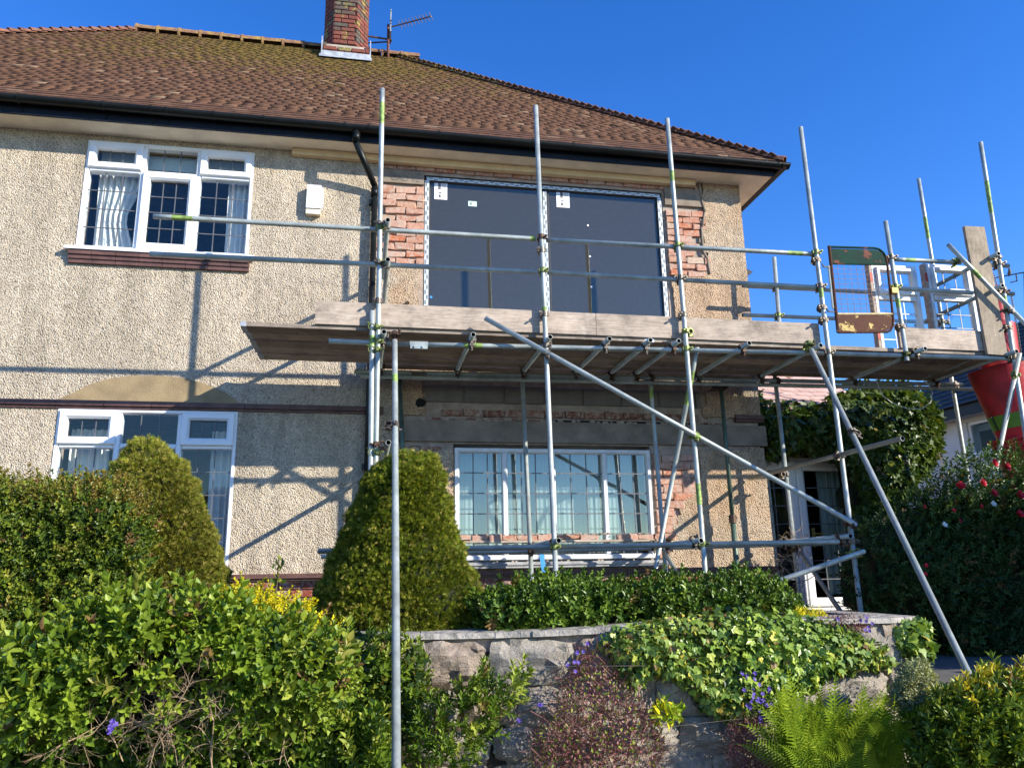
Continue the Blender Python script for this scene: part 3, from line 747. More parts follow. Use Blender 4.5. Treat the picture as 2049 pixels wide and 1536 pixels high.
def tile_verts(x, s, wdt, ln, th, r):
    # tile lies up the slope from s to s+ln, tilted, lower edge proud
    out = []
    lift = th * 1.9 + r.uniform(0, .003); sk = r.uniform(-.004, .004); t2 = r.uniform(-.001, .001)
    for (u, v, h) in ((0,0,lift+t2),(wdt,0,lift-t2),(wdt,ln,th*.9),(0,ln,th*.9)):
        for hh in (h - th, h):
            p = np.array([x + u, EY, RZ0]) + udir * (s + v + sk) + unrm * (hh - .035); out.append(p)
    return out
TF = [(0,2,4,6)[::-1],(1,3,5,7),(0,2,3,1),(2,4,5,3),(6,0,1,7)]
tv, tf = [], []
r_ = random.Random(3); tw, gauge, tln, th = .165, .100, .20, .013
TM = []
for k in range(5):
    me = bpy.data.meshes.new('tile'); rr = random.Random(k); x_ = [tuple(p - np.array([0, EY, RZ0])) for p in tile_verts(-tw/2, 0, tw - .001, tln, th, rr)]
    me.from_pydata(x_, [], TF); me.materials.append(M_tile); me.update(); TM.append(me)
rows = int(slen / gauge); cnt = 0
for row in range(rows):
    s = row * gauge - .02; f = max(0, s) / slen
    xl = EXL + (RXL - EXL) * f; xr = EXR + (RXR - EXR) * f
    x = -9.3 + (tw * .5 if row % 2 else 0) + r_.uniform(-.035, .035)
    while x < xl - tw: x += tw
    while x < xr:
        vis = x > -5.2 - row * .02
        if x + tw > xl and x + tw * .6 < xr and vis:
            if row < 4 and x > -4.4:
                p = np.array([x + tw/2, EY, RZ0]) + udir * s
                link('tile', TM[r_.randrange(5)], roof, p, Matrix.Rotation(r_.uniform(-.01, .01), 3, 'Y')); cnt += 1
            elif r_.random() > .003:
                i = len(tv); tv += tile_verts(x, s, min(tw - .001, xr - x + .02), tln, th, r_); tf += [tuple(i + q for q in ff) for ff in TF]
        x += tw
print('tiles', cnt, len(tf) // 5)
def fast_mesh(name, V, Fq, mat, parent=None, rnd=None, smooth=False):
    """V (n,3) array, Fq list of tuples or (m,k) array"""
    me = bpy.data.meshes.new(name); V = np.asarray(V, np.float32) - woff(parent).astype(np.float32)
    Fq = np.asarray(Fq, np.int32); m_, k_ = Fq.shape
    me.vertices.add(len(V)); me.vertices.foreach_set('co', V.ravel())
    me.loops.add(m_ * k_); me.loops.foreach_set('vertex_index', Fq.ravel())
    me.polygons.add(m_); me.polygons.foreach_set('loop_start', np.arange(0, m_ * k_, k_, dtype=np.int32))
    try: me.polygons.foreach_set('loop_total', np.full(m_, k_, np.int32))
    except Exception: pass
    if smooth: me.polygons.foreach_set('use_smooth', np.ones(m_, bool))
    me.update(calc_edges=True)
    if rnd is not None:
        a = me.attributes.new('rnd', 'FLOAT', 'FACE'); a.data.foreach_set('value', np.asarray(rnd, np.float32))
    me.materials.append(mat)
    return link(name, me, parent)
nt_ = len(tf) // 5; rv = np.repeat(rng.random(nt_), 5)
tag(fast_mesh('tile_courses', tv, tf, M_tile, roof, rv), kind='stuff')
# right slope courses
tv, tf = [], []
sl2 = math.hypot(EXR - RXR, RZ - RZ0)
for row in range(int(sl2 / .1)):
    f = row * .1 / sl2; x = EXR + (RXR - EXR) * f; z = RZ0 + (RZ - RZ0) * f; ya = EY + (RY - EY) * f; yb = min(7.4, 7.44 - (7.44 - RY) * f)
    y = ya
    while y < min(yb, ya + 1.2):
        i = len(tv); dx = (RXR - EXR) / sl2; dz = (RZ - RZ0) / sl2; nn = np.array([dz, 0, -dx]); dd = np.array([dx, 0, dz])
        for (u, v, h) in ((0, 0, .03 + r_.uniform(0, .01)), (.16, 0, .03), (.16, .2, .012), (0, .2, .012)):
            for hh in (h - .013, h): tv.append(np.array([x, y + u, z]) + dd * v + nn * (hh - .035))
        tf += [tuple(i + q for q in ff) for ff in TF]; y += .166
tag(fast_mesh('side_tile_courses', tv, tf, M_tile, roof, np.repeat(rng.random(len(tf) // 5), 5)), kind='stuff')
# ridge tiles (half round) and bonnet hips
def halfround(a, b, r, mat, name, parent, n=7, th=.014, lip=True, r2=None):
    a = Vector(a); b = Vector(b); d = (b - a).normalized(); s = d.cross(Vector((0, 0, 1))).normalized(); u = s.cross(d); m = MB(); r2 = r2 or r
    for p, rr in ((a, r), (b, r2)):
        for q in (rr, rr - th):
            for k in range(n + 1):
                t = math.pi * k / n; m.v.append(tuple(p + s * math.cos(t) * q + u * math.sin(t) * q))
    N = n + 1
    for k in range(n):
        for f in ((k, k + 1, 2*N + k + 1, 2*N + k), (N + k, 3*N + k, 3*N + k + 1, N + k + 1), (k, N + k, N + k + 1, k + 1), (2*N + k, 2*N + k + 1, 3*N + k + 1, 3*N + k)):
            m.f.append(f); m.m.append(0)
    if lip: m.tube(a + d * .0, a + d * .035, r + .012, 14)
    return m.build(name, mat, parent, False)
x = RXL - .05
while x < RXR + .1:
    if not (-.86 < x + .15 < -.1): halfround((x, RY, RZ - .05), (x + .325, RY, RZ - .05 + random.uniform(-.008, .008)), .115, M_ridge, 'ridge_tile', roof)
    x += .33
A = Vector((RXR, RY, RZ)); B = Vector((EXR, EY, RZ0)); dd = (B - A).normalized(); L = (B - A).length; k = 0.0
while k < L - .15:
    p = A + dd * k; q = A + dd * (k + .24)
    o = halfround(p + Vector((0, 0, -.055)), q + Vector((0, 0, -.04 + random.uniform(-.006, .006))), .055, M_hip if k > 2.2 else M_ridge, 'hip_tile', roof, 5, .013, False, .085)
    k += .155
A = Vector((RXL, RY, RZ)); B = Vector((EXL, EY, RZ0)); dd = (B - A).normalized(); L = (B - A).length; k = 0.0
while k < 3.2:
    p = A + dd * k; q = A + dd * (k + .24)
    halfround(p + Vector((0, 0, -.05)), q + Vector((0, 0, -.02)), .06, M_hip, 'hip_tile', roof, 5, .013, False, .08); k += .155
# chimney
cy0 = 2.95; zc0 = RZ0 + (cy0 - EY) * sl
bx0, bx1 = P(646, 110, cy0)[0], P(738, 118, cy0)[0]
m = MB(); m.box((bx0 + .03, cy0 + .03, zc0 - .3), (bx1 - .03, cy0 + 1.1, P(690, 88, cy0)[2] - .01))
tb = P(690, 88, cy0)[2]; cxm = (bx0 + bx1) / 2; hw = (bx1 - bx0) / 2 - .02
# canted stack: octagonal-ish plan
fx0, fx1 = P(668, 60, cy0)[0], P(713, 60, cy0)[0]; sxl, sxr = P(650, 60, cy0 + .2)[0], P(738, 60, cy0 + .25)[0]
plan = [(fx0, cy0 + .02), (fx1, cy0 + .02), (sxr - .02, cy0 + .30), (sxr - .02, cy0 + .80), (fx1, cy0 + 1.05), (fx0, cy0 + 1.05), (sxl, cy0 + .80), (sxl, cy0 + .24)]
ztop = tb + 1.9
i = len(m.v); pi_ = [((x - cxm) * .95 + cxm, (y - cy0 - .5) * .95 + cy0 + .5) for x, y in plan]
for z in (tb - .02, ztop):
    m.v += [(x, y, z) for x, y in pi_]
for k in range(8): m.f.append((i + k, i + (k+1) % 8, i + 8 + (k+1) % 8, i + 8 + k)); m.m.append(0)
m.f.append(tuple(i + 8 + k for k in range(8))); m.m.append(0)
chim = m.build('chimney', M_mortard, house)
def lay_face(a, b, z0, z1, parent, meshes, bl=.215, bh=.068, j=.013, depth=.06):
    a = np.array(a, float); b = np.array(b, float); L = np.linalg.norm(b - a); d = (b - a) / L; ang = math.atan2(d[1], d[0]); nrm = np.array([d[1], -d[0]])
    z = z0; row = 0
    while z + bh < z1:
        s = -(bl + j) / 2 * (row % 2)
        while s < L:
            s0, s1 = max(s, 0), min(s + bl, L)
            if s1 - s0 > .03:
                c = a + d * (s0 + s1) / 2 - nrm * (depth / 2 - .012 + random.uniform(-.001, .002))
                link('brick', random.choice(meshes), parent, (c[0], c[1], z + bh / 2), Matrix.Rotation(ang, 3, 'Z'), (s1 - s0, depth, bh))
            s += bl + j
        z += bh + j; row += 1
lay_face((bx0, cy0), (bx1, cy0), zc0 - .05, tb, chim, BRK)
lay_face((bx1, cy0), (bx1, cy0 + .9), zc0 + .1, tb, chim, BRK); lay_face((bx0, cy0 + .9), (bx0, cy0), zc0 + .1, tb, chim, BRK)
for k in (7, 0, 1, 2, 6): lay_face(plan[k], plan[(k+1) % 8], tb + .01, ztop + .03, chim, BRK)
m = MB(); m.box((bx0 - .03, cy0 - .035, zc0 - .03), (bx1 + .03, cy0 - .014, zc0 + .07)); m.box((bx0 - .03, cy0 - .013, zc0 - .02), (bx0 - .012, cy0 + .6, zc0 + .35)); m.box((bx1 + .012, cy0 - .013, zc0 - .02), (bx1 + .03, cy0 + .6, zc0 + .35))
m.hexa([(bx0-.05,cy0-.16,zc0-.13),(bx1+.05,cy0-.16,zc0-.13),(bx1+.05,cy0-.03,zc0-.0),(bx0-.05,cy0-.03,zc0-.0),(bx0-.05,cy0-.16,zc0-.12),(bx1+.05,cy0-.16,zc0-.12),(bx1+.05,cy0-.03,zc0+.012),(bx0-.05,cy0-.03,zc0+.012)])
m.build('lead_flashing', M_flash, chim)

# aerial on the chimney
ay = 3.35; at0 = P(777, 104, ay)
aer = empty('tv_aerial', at0, 'comb-like television aerial on a rusty mast right of the chimney', 'aerial')
mt = P(777, 50, ay); m = MB(); m.tube(at0 - np.array([0, 0, .25]), mt, .022, 8); m.build('mast', M_mast, aer, True)
m = MB(); bp = P(737, 73, ay); bq = P(784, 80, ay); m.tube(bp, bq, .018, 6); m.tube(bp + np.array([0, .15, -.02]), bq + np.array([0, .02, -.02]), .014, 6); m.build('bracket', M_rust, aer)
p0 = P(781, 55, ay); p1 = P(863, 33, ay - .7); m = MB(); m.tube(p0, p1, .013, 6); m.build('boom', M_coup, aer)
v = (np.array(p1) - p0); vn = v / np.linalg.norm(v); side = np.cross(vn, [0, 0, 1]); side /= np.linalg.norm(side)
for k in range(10):
    c = p0 + v * (.25 + .74 * k / 9); e = np.array([0, 0, 1.0]) * .045 + side * .05
    m = MB(); m.tube(c - e, c + e, .006, 5); m.build('element', M_rust, aer)
m = MB(); c = np.array(p0) + v * .02; up = np.array([0, 0, 1.0])
for s0, s1 in ((-.2, -.08), (.02, .14)):
    for q in range(3): m.box(c + np.array([-.02 + .0, -.16 + q * .11, s0]), c + np.array([0, -.07 + q * .11, s1 + .05]))
for s_ in (-.22, -.06, .19): m.box(c + np.array([-.022, -.18, s_]), c + np.array([.002, .17, s_ + .02]))
m.build('reflector', M_alu if False else M_galv, aer)
# alarm box
al = empty('alarm_box', P(630, 425, -.0), 'white alarm box on the wall right of the upper left window', 'alarm box')
tl, tr_, bl_, br_ = P(615, 369, -.09), P(648, 370, -.09), P(612, 415, -.09), P(645, 416, -.09)
m = MB(); pz = [(tl[0], tl[2]), (tr_[0] - .03, tl[2]), (tr_[0], tl[2] - .06), (br_[0] + .005, bl_[2] + .02), (br_[0] - .015, bl_[2]), (bl_[0], bl_[2])][::-1]
m.prism(pz, -.09, -.012); m.build('cover', M_white, al)
m = MB(); m.box((bl_[0] + .0, -.075, bl_[2] - .065), (br_[0] - .02, -.004, bl_[2] - .002)); m.build('strobe', M_soffit, al)

# ---------------------------------------------------------------- scaffold
TR = .0242
scaf = empty('scaffold', (P(765, 915, -1.51)[0], -1.51, GZ), 'galvanised tube and coupler scaffold round the upper floor of the house', 'scaffold')
def scaff_tube(name, a, b, bands=(), r=TR, mat=None, label=None, parent=None, m0=None):
    a = Vector([float(q) for q in a]); b = Vector([float(q) for q in b]); L = (b - a).length; d = (b - a) / L
    u = d.orthogonal().normalized(); v = d.cross(u); n = 14; m = MB()
    cuts = sorted({0.0, L, *[max(0, min(L, s)) for bd in bands for s in bd]})
    def ring(s, rr):
        i = len(m.v); p = a + d * s
        for k in range(n):
            t = 2 * math.pi * k / n; m.v.append(tuple(p + (u * math.cos(t) + v * math.sin(t)) * rr))
        return i
    R_ = [ring(s, r) for s in cuts]
    for q in range(len(cuts) - 1):
        mid = (cuts[q] + cuts[q+1]) / 2; mi = 1 if any(x0 < mid < x1 for x0, x1 in bands) else 0
        for k in range(n): m.f.append((R_[q] + k, R_[q] + (k+1) % n, R_[q+1] + (k+1) % n, R_[q+1] + k)); m.m.append(mi)
    for s, deep in ((0, .15), (L, L - .15)):   # open hollow ends
        o = R_[0] if s == 0 else R_[-1]; i1 = ring(s, r - .004); i2 = ring(deep, r - .004)
        for k in range(n):
            k2 = (k + 1) % n
            m.f.append((o + k2, o + k, i1 + k, i1 + k2)); m.f.append((i1 + k2, i1 + k, i2 + k, i2 + k2)); m.m += [0, 2]
        m.f.append(tuple(i2 + k for k in range(n))); m.m.append(2)
    o = m.build(name, [mat or M_galv, M_lime, M_dark], parent or scaf, True)
    if label: o['label'] = label
    return o
def coupler_mesh(mat, swivel=False):
    m = MB()
    def band(axis, c, r=.029, w_=.026):
        n = 14; ax = Vector(axis); u = ax.orthogonal().normalized(); v = ax.cross(u); i = len(m.v)
        for s in (-w_, w_):
            for rr in (r, r + .0065):
                for k in range(n):
                    t = 2 * math.pi * k / n; m.v.append(tuple(Vector(c) + ax * s + (u * math.cos(t) + v * math.sin(t)) * (rr - .004)))
        for k in range(n):
            k2 = (k + 1) % n
            m.f += [(i+n+k, i+n+k2, i+3*n+k2, i+3*n+k), (i+k, i+k2, i+n+k2, i+n+k)[::-1], (i+2*n+k, i+2*n+k2, i+3*n+k2, i+3*n+k)]; m.m += [0, 0, 0]
    band((0,0,1), (0,0,0)); band((1,0,0), (0,.052,0))
    m.box((-.02,.02,-.02), (.02,.034,.02))
    # flap lugs, bolts and nuts on both halves
    m.box((-.052,-.014,-.017), (-.022,.010,.017)); m.tube((-.040,-.060,0), (-.040,.030,0), .0065, 8); m.tube((-.040,-.050,0), (-.040,-.034,0), .0125, 6)
    m.box((.022,-.012,-.015), (.040,.012,.015)); m.tube((.034,-.004,-.02), (.034,-.004,.02), .008, 6)
    m.box((-.017,.040,.022), (.017,.066,.050)); m.tube((0,.010,.040), (0,.098,.040), .0065, 8); m.tube((0,.072,.040), (0,.088,.040), .0125, 6)
    m.box((-.015,.042,-.040), (.015,.064,-.022)); m.tube((-.02,.052,-.034), (.02,.052,-.034), .008, 6)
    me = bpy.data.meshes.new('coupler'); me.from_pydata(m.v, [], m.f); me.materials.append(mat); me.update(); return me
CPL = [coupler_mesh(M_coup), coupler_mesh(M_rust), coupler_mesh(M_coupg), coupler_mesh(M_coup)]
def couple(pa, da, pb, db, kind=None, flip=1):
    """closest points of two tubes given as point + direction"""
    pa, da, pb, db = [Vector([float(v) for v in q]) for q in (pa, da, pb, db)]
    da.normalize(); db.normalize(); w0 = pa - pb; b = da.dot(db); d_ = da.dot(w0); e = db.dot(w0); den = 1 - b * b
    s = (b * e - d_) / den if den > 1e-4 else 0; t = (e - b * d_) / den if den > 1e-4 else e
    A = pa + da * s; B = pb + db * t; y = (B - A)
    if y.length < .004: y = Vector((0, 1, 0))
    z = da; y = (y - z * y.dot(z)).normalized(); x = y.cross(z) * 1
    mt = Matrix((x, y, z)).transposed()
    if flip < 0: mt = mt @ Matrix.Rotation(math.pi, 3, 'Y')
    link('coupler', CPL[kind if kind is not None else random.choice([0, 0, 1, 1, 3])], scaf, A, mt)
    return A
T = {}
def tb_(key, name, a, b, bands=(), **kw):
    a = np.array(a, float); b = np.array(b, float); T[key] = (a, b - a); return scaff_tube(name, a, b, bands, **kw)
def cp(k1, k2, kind=None, flip=1): couple(T[k1][0], T[k1][1], T[k2][0], T[k2][1], kind, flip)
YO = -1.51; YR = YO + .052; YI = -.32
def down(a, b, z):   # extend line a->b to height z
    a = np.array(a); b = np.array(b); return a + (b - a) * (z - a[2]) / (b[2] - a[2])
def std(key, x0, y0, x1, y1, Y, bands=(), z=GZ - .05, label=None, **kw):
    a = P(x0, y0, Y); b = down(a, P(x1, y1, Y), z); return tb_(key, 'standard', a, b, bands, label=label, **kw)
std('A', 765, 178, 752, 915, YO, [(.16, .40), (4.05, 4.16)], label='outermost upright beside the downpipe, lime marks near its top')
std('A2', 745, 622, 742, 925, YO + .0, [(.24, .34)], label='short upright lapped against the one beside the downpipe')
std('B', 1072, 212, 1112, 1150, YO, [(2.2, 2.3)]); std('C', 1335, 238, 1410, 1130, YO, [(.62, .74), (3.9, 4.1)])
std('D', 1602, 255, 1724, 1235, YO, [(1.9, 2.0)]); tb_('E', 'standard', P(1772, 443, YO), P(1815, 722, YO), [(.9, 1.0)], label='short upright behind the gate')
std('F', 1962, 285, 2049, 850, YO, [(.50, .9), (1.9, 2.1)])
tb_('I1', 'standard', P(1044, 735, YI), down(P(1044, 735, YI), P(1063, 1145, YI), GZ)); tb_('I2', 'standard', P(1300, 745, YI), down(P(1300, 745, YI), P(1327, 1080, YI), GZ), [(.2, .3)])
tb_('I3', 'standard', P(1550, 750, YI), down(P(1550, 750, YI), P(1592, 1120, YI), GZ)); tb_('I3t', 'standard', P(1549, 515, YI), P(1561, 668, YI))
tb_('I4', 'standard', P(1838, 358, YI), down(P(1838, 358, YI), P(1934, 940, YI), GZ), [(.55, .85)])
# rails and ledgers
bJ = P(1035, 475, YR)
tb_('r1', 'guard_rail', P(307, 433, YR), P(1071, 478, YR), [(.16, .34), (3.52, 3.76)]); tb_('r1b', 'guard_rail', P(1094, 480, YR), P(1638, 509, YR), [(2.62, 2.80)])
tb_('r2', 'guard_rail', P(300, 508, YR), P(1072, 544, YR)); tb_('r2b', 'guard_rail', P(1096, 545, YR), P(1650, 576, YR))
tb_('r3', 'guard_rail', P(1790, 519, YR), P(1922, 525, YR), [(.12, .25)]); tb_('r4', 'guard_rail', P(1795, 577, YR), P(1946, 586, YR))
tb_('r5', 'guard_rail', P(1486, 572, YI + .05), P(1895, 592, YI + .05)); tb_('r6', 'guard_rail', P(1486, 630, YI + .05), P(1900, 646, YI + .05))
YL = YO - .052
tb_('L1', 'ledger', P(658, 682, YO + .052), P(845, 690, YO + .052)); tb_('L1b', 'ledger', P(838, 689, YO + .052), P(1625, 706, YO + .052), [(.42, .60), (4.1, 4.3)]); tb_('L1c', 'ledger', P(1630, 706, YO + .052), P(2046, 718, YO + .052))
zt_ = P(900, 690, YO + .052)[2]
yl2 = YI - .05
def atz(px_, z, Y):  # point at pixel column px_ height z
    lo, hi = 0, 1536
    for _ in range(40):
        mid = (lo + hi) / 2
        if P(px_, mid, Y)[2] > z: lo = mid
        else: hi = mid
    return P(px_, lo, Y)
tb_('L2', 'ledger', atz(709, zt_, yl2), atz(1925, zt_ + .065, yl2)); tb_('L3', 'ledger', atz(720, zt_ - .052, yl2), atz(1960, zt_ + .012, yl2))
ends = [(768, 676), (947, 680), (1101, 680), (1220, 683), (1302, 688), (1359, 690), (1500, 693), (1643, 697), (1853, 708), (2036, 713)]
for k, (x, y) in enumerate(ends):
    a = P(x, y, YO - .11); a[2] = zt_ + 2 * TR + .002 + (a[0] + .2) * .009; b = np.array([a[0], -.10 if x < 1480 else -.18, a[2]])
    tb_('t%d' % k, 'transom', a, b); cp('L1b', 't%d' % k); cp('L2', 't%d' % k)
# lower lift
tb_('l1', 'ledger', P(636, 1102, YR), P(1690, 1083, YR)); tb_('l2', 'ledger', P(642, 1113, yl2), P(1650, 1087, yl2))
tb_('l1b', 'ledger', P(870, 1092, YR - .10), P(1092, 1091, YR - .10)) if False else None
for k, (x, y) in enumerate([(777, 885), (1118, 1081), (1403, 1081), (1702, 1072)]):
    a = P(x, y, YO - .12); tb_('u%d' % k, 'transom', a, (a[0], -.16, a[2]))
for k in (1, 2, 3): cp('l1', 'u%d' % k); cp('l2', 'u%d' % k)
# end guard rails pointing at the street
for k, (x, y, r_k) in enumerate([(776, 440, 'A'), (776, 519, 'A'), (1998, 507, 'F'), (2006, 571, 'F')]):
    a = P(x, y, YO - .10); tb_('e%d' % k, 'end_rail', a, (a[0], -.12 if k < 2 else -.2, a[2])); cp(r_k, 'e%d' % k)
for k, (x, y) in enumerate([(2018, 532), (2028, 588)]): tb_('f%d' % k, 'guard_rail', P(x - 45, y - 2, YR + .01), P(x, y, YR + .01)); cp('F', 'f%d' % k)
# braces and rakers
tb_('d1', 'brace', P(970, 636, YO - .06), P(1713, 1049, YO - .06), [(2.3, 2.36), (4.35, 4.45)], label='long diagonal brace crossing the front uprights')
rr = P(1624, 700, YO - .10); rb = P(1943, 1358, -3.5); tb_('rk1', 'raker', rr, rb, label='long raker leaning out to the garden steps')
ra = P(790, 682, YO - .10); rl = P(793, 1536, -4.2); tb_('rk2', 'raker', ra, down(ra, rl, -1.6), [(.55, .66)], label='nearest raker standing in front of the clipped yew')
tb_('d2', 'brace', P(1395, 694, YO + .10), P(1312, 1135, YI - .10), [(.25, .6)]); tb_('d3', 'brace', P(1328, 1100, YI - .1), P(1362, 1160, YI - .5))
tb_('d4', 'brace', P(1500, 957, -.05), P(1806, 877, -2.35), label='sloping tube running from the house corner to the raker')
tb_('d5', 'brace', P(1540, 1168, -2.2), P(1728, 1103, YO - .06)); tb_('d6', 'brace', P(1604, 1108, YI - .1), P(1695, 1242, YO - .1))
tb_('d7', 'brace', P(1897, 489, YO - .06), P(2112, 710, YO - .06), [(.38, .50)], label='diagonal brace passing in front of the upright plank')
tb_('rk3', 'raker', P(2040, 706, YO - .08), P(1990, 950, YO + .3))
tb_('I3b', 'standard', P(1586, 1120, YI - .06), down(P(1586, 1120, YI - .06), P(1597, 1250, YI - .06), GZ)) if False else None
for a, b, kd in [('A','r1',2),('A','r2',2),('B','r1',1),('B','r2',2),('C','r1b',2),('C','r2b',0),('D','r1b',2),('D','r2b',0),('E','r3',0),('E','r4',2),('A','L1',2),('B','L1b',0),('C','L1b',2),('D','L1b',0),('E','L1c',2),('F','L1c',0),
                 ('B','d1',0),('C','d1',2),('D','d1',1),('I3t','r5',0),('I3t','r6',2),('I4','r5',0),('I4','r6',0),('I1','L2',1),('I2','L2',1),('I3','L2',1),('I4','L2',0),('B','l1',2),('C','l1',2),('D','l1',0),('I1','l2',1),('I2','l2',1),('I3','l2',1),
                 ('I2','d2',1),('I3','d4',0),('D','d4',0),('rk1','d4',0),('rk1','L1b',2),('rk2','L1',1),('D','d5',2),('F','d7',0),('F','rk3',2),('A','u0',1),('rk2','u0',0),('C','d2',2),('r3','d7',2),('I3','d6',1),('E','L1c',1)]:
    cp(a, b, kd)
for key, y in (('A', 602), ('B', 628), ('C', 629), ('D', 640), ('E', 653), ('F', 655), ('B', 500), ('D', 520), ('D', 615)):   # board clips and joint pins
    a, d_ = T[key]; lo, hi = 0.0, 1.0
    for _ in range(30):
        mid = (lo + hi) / 2; _, yy = proj([a + d_ * mid])
        if yy[0] < y: lo = mid
        else: hi = mid
    p = a + d_ * lo; couple(p, d_, p + np.array([0, .05, 0]), (1, 0, 0), 0, -1)
# lapped tube swivels
for y in (655, 700, 905):
    p = P(757, y, YO); couple(p + np.array([-.01, 0, 0]), (0, 0, 1), p + np.array([-.06, 0, 0]), (0, .2, 1), 2)
# sleeve joints
def sleeve(key, px_, py_, Y):
    c = P(px_, py_, Y); d_ = T[key][1] / np.linalg.norm(T[key][1]); m = MB()
    m.tube(c - d_ * .085, c + d_ * .085, .030, 12); m.box(c + np.array([-.08, -.034, -.05]), c + np.array([.08, -.027, -.012]))
    for s in (-.04, .035): m.tube(c + np.array([s, -.046, -.03]), c + np.array([s, -.02, -.03]), .012, 6)
    m.build('sleeve_coupler', M_galv, scaf)
sleeve('L1b', 838, 689, YO + .052); q = atz(838, zt_ - .01, yl2); m = MB(); m.tube(q - np.array([.08,0,0]), q + np.array([.08,0,0]), .030, 12); m.build('sleeve_coupler', M_coup, scaf)

# boards -----------------------------------------------------------------
def plank(name, x0, x1, y0, y1, z0, z1, label, group=None, mat=None, bands=True, seedr=None, cat='scaffold board', axis='x'):
    m = MB(); n = 14
    r1 = random.Random(int(x0 * 100 + y0 * 1000)); b = woff(None)
    if axis == 'x':
        for k in range(n):
            a, c = x0 + (x1 - x0) * k / n, x0 + (x1 - x0) * (k + 1) / n
            if k == 0: e0 = [r1.uniform(-.002, .002) for _ in range(4)]
            e1 = [r1.uniform(-.002, .002) for _ in range(4)]
            m.hexa([(a, y0 + e0[0], z0), (c, y0 + e1[0], z0), (c, y1 + e1[1], z0), (a, y1 + e0[1], z0), (a, y0 + e0[2], z1), (c, y0 + e1[2], z1), (c, y1 + e1[3], z1), (a, y1 + e0[3], z1)]); e0 = e1
    else:
        m.box((x0, y0, z0), (x1, y1, z1))
    o = m.build(name, mat or M_board)
    o.location = (0, 0, 0)
    # origin at the board's own start
    me = o.data; off = Vector((x0, y0, z0)); me.transform(Matrix.Translation(-off)); o.location = off; OFF[o.name] = np.array(off)
    tag(o, label, cat, group)
    if bands:
        for xe in ((x0 - .003, x0 + .05), (x1 - .05, x1 + .003)):
            s = MB(); s.box((xe[0], y0 - .003, z0 - .003), (xe[1], y1 + .003, z1 + .003)); s.build('end_band', M_flash, o)
    return o
dz0 = zt_ + 3 * TR + .045; dz1 = dz0 + .038
rowtxt = ['outermost', 'second from the outer edge', 'middle', 'fourth from the outer edge', 'fifth from the outer edge']
for k in range(5):
    ya = -1.425 + k * .229; st = [0, .02, .05, .03, .06][k] * 1.0
    for q, (xa, xb, wh) in enumerate([(-1.12 + st * .3 + k * .006, 2.78, 'left'), (2.785, 6.68, 'right')]):
        plank('scaffold_board', xa, xb, ya, ya + .213, dz0 + (k % 2) * .013 + random.uniform(0, .003), dz1 + (k % 2) * .006 + random.uniform(0, .002), f'weathered deck board, {rowtxt[k]}, on the {wh} half of the platform', 'deck boards of the scaffold platform')
plank('scaffold_board', 6.685, 6.95, -1.42, -.30, dz0, dz1, 'short weathered deck board at the far right end of the platform', 'deck boards of the scaffold platform', bands=False)
plank('scaffold_board', .10, 4.55, -.262, -.075, dz0, dz1, 'narrow inner deck board closest to the house wall', 'deck boards of the scaffold platform', bands=False)
tzt = dz1 + .004
xj = P(1192, 650, -1.43)[0]; xe = P(1637, 660, -1.43)[0]; xs0 = P(631, 630, -1.43)[0]
plank('toe_board', xs0, xj - .004, -1.45, -1.412, tzt, tzt + .225, 'toe board on edge, left one of the long pair, below the new window', 'toe boards standing on edge', cat='toe board', bands=False)
plank('toe_board', xj, xe, -1.45, -1.412, tzt - .012 + .012, tzt + .225, 'toe board on edge, second one, ending at the left of the gate', 'toe boards standing on edge', cat='toe board', bands=False)
plank('toe_board', P(1800, 690, -1.43)[0], P(1985, 690, -1.43)[0], -1.45, -1.412, tzt, tzt + .225, 'short toe board between the gate and the upright plank', 'toe boards standing on edge', cat='toe board', bands=False)
plank('toe_board', 6.90, 6.938, -1.36, -.35, tzt, tzt + .21, 'end toe board at the right hand end of the platform', 'toe boards standing on edge', cat='toe board', bands=False, axis='y')
# upright plank
Yp = YO + .01; m = MB(); q = [P(1930, 452, Yp), P(1970, 454, Yp), P(2017, 711, Yp), P(1977, 708, Yp)]
dxp = .0; m.prism([(q[3][0], q[3][2]), (q[2][0] , q[2][2]), (q[1][0], q[1][2]), (q[0][0], q[0][2])], Yp, Yp + .038)
o = m.build('upright_board', M_boardv); tag(o, 'grey plank tied upright at the right end of the platform', 'plank')
# timber packing and blue strip
m = MB(); c = P(1086, 1113, -1.54); m.hexa([(c[0]-.012,c[1],c[2]-.13),(c[0]+.03,c[1],c[2]-.14),(c[0]+.03,c[1]+.004,c[2]-.14),(c[0]-.012,c[1]+.004,c[2]-.13),(c[0]-.03,c[1],c[2]+.02),(c[0]+.01,c[1],c[2]+.02),(c[0]+.01,c[1]+.004,c[2]+.02),(c[0]-.03,c[1]+.004,c[2]+.02)])
tag(m.build('blue_strap', M_blue), 'blue plastic strip hanging from the lower rail by the window', 'strap')

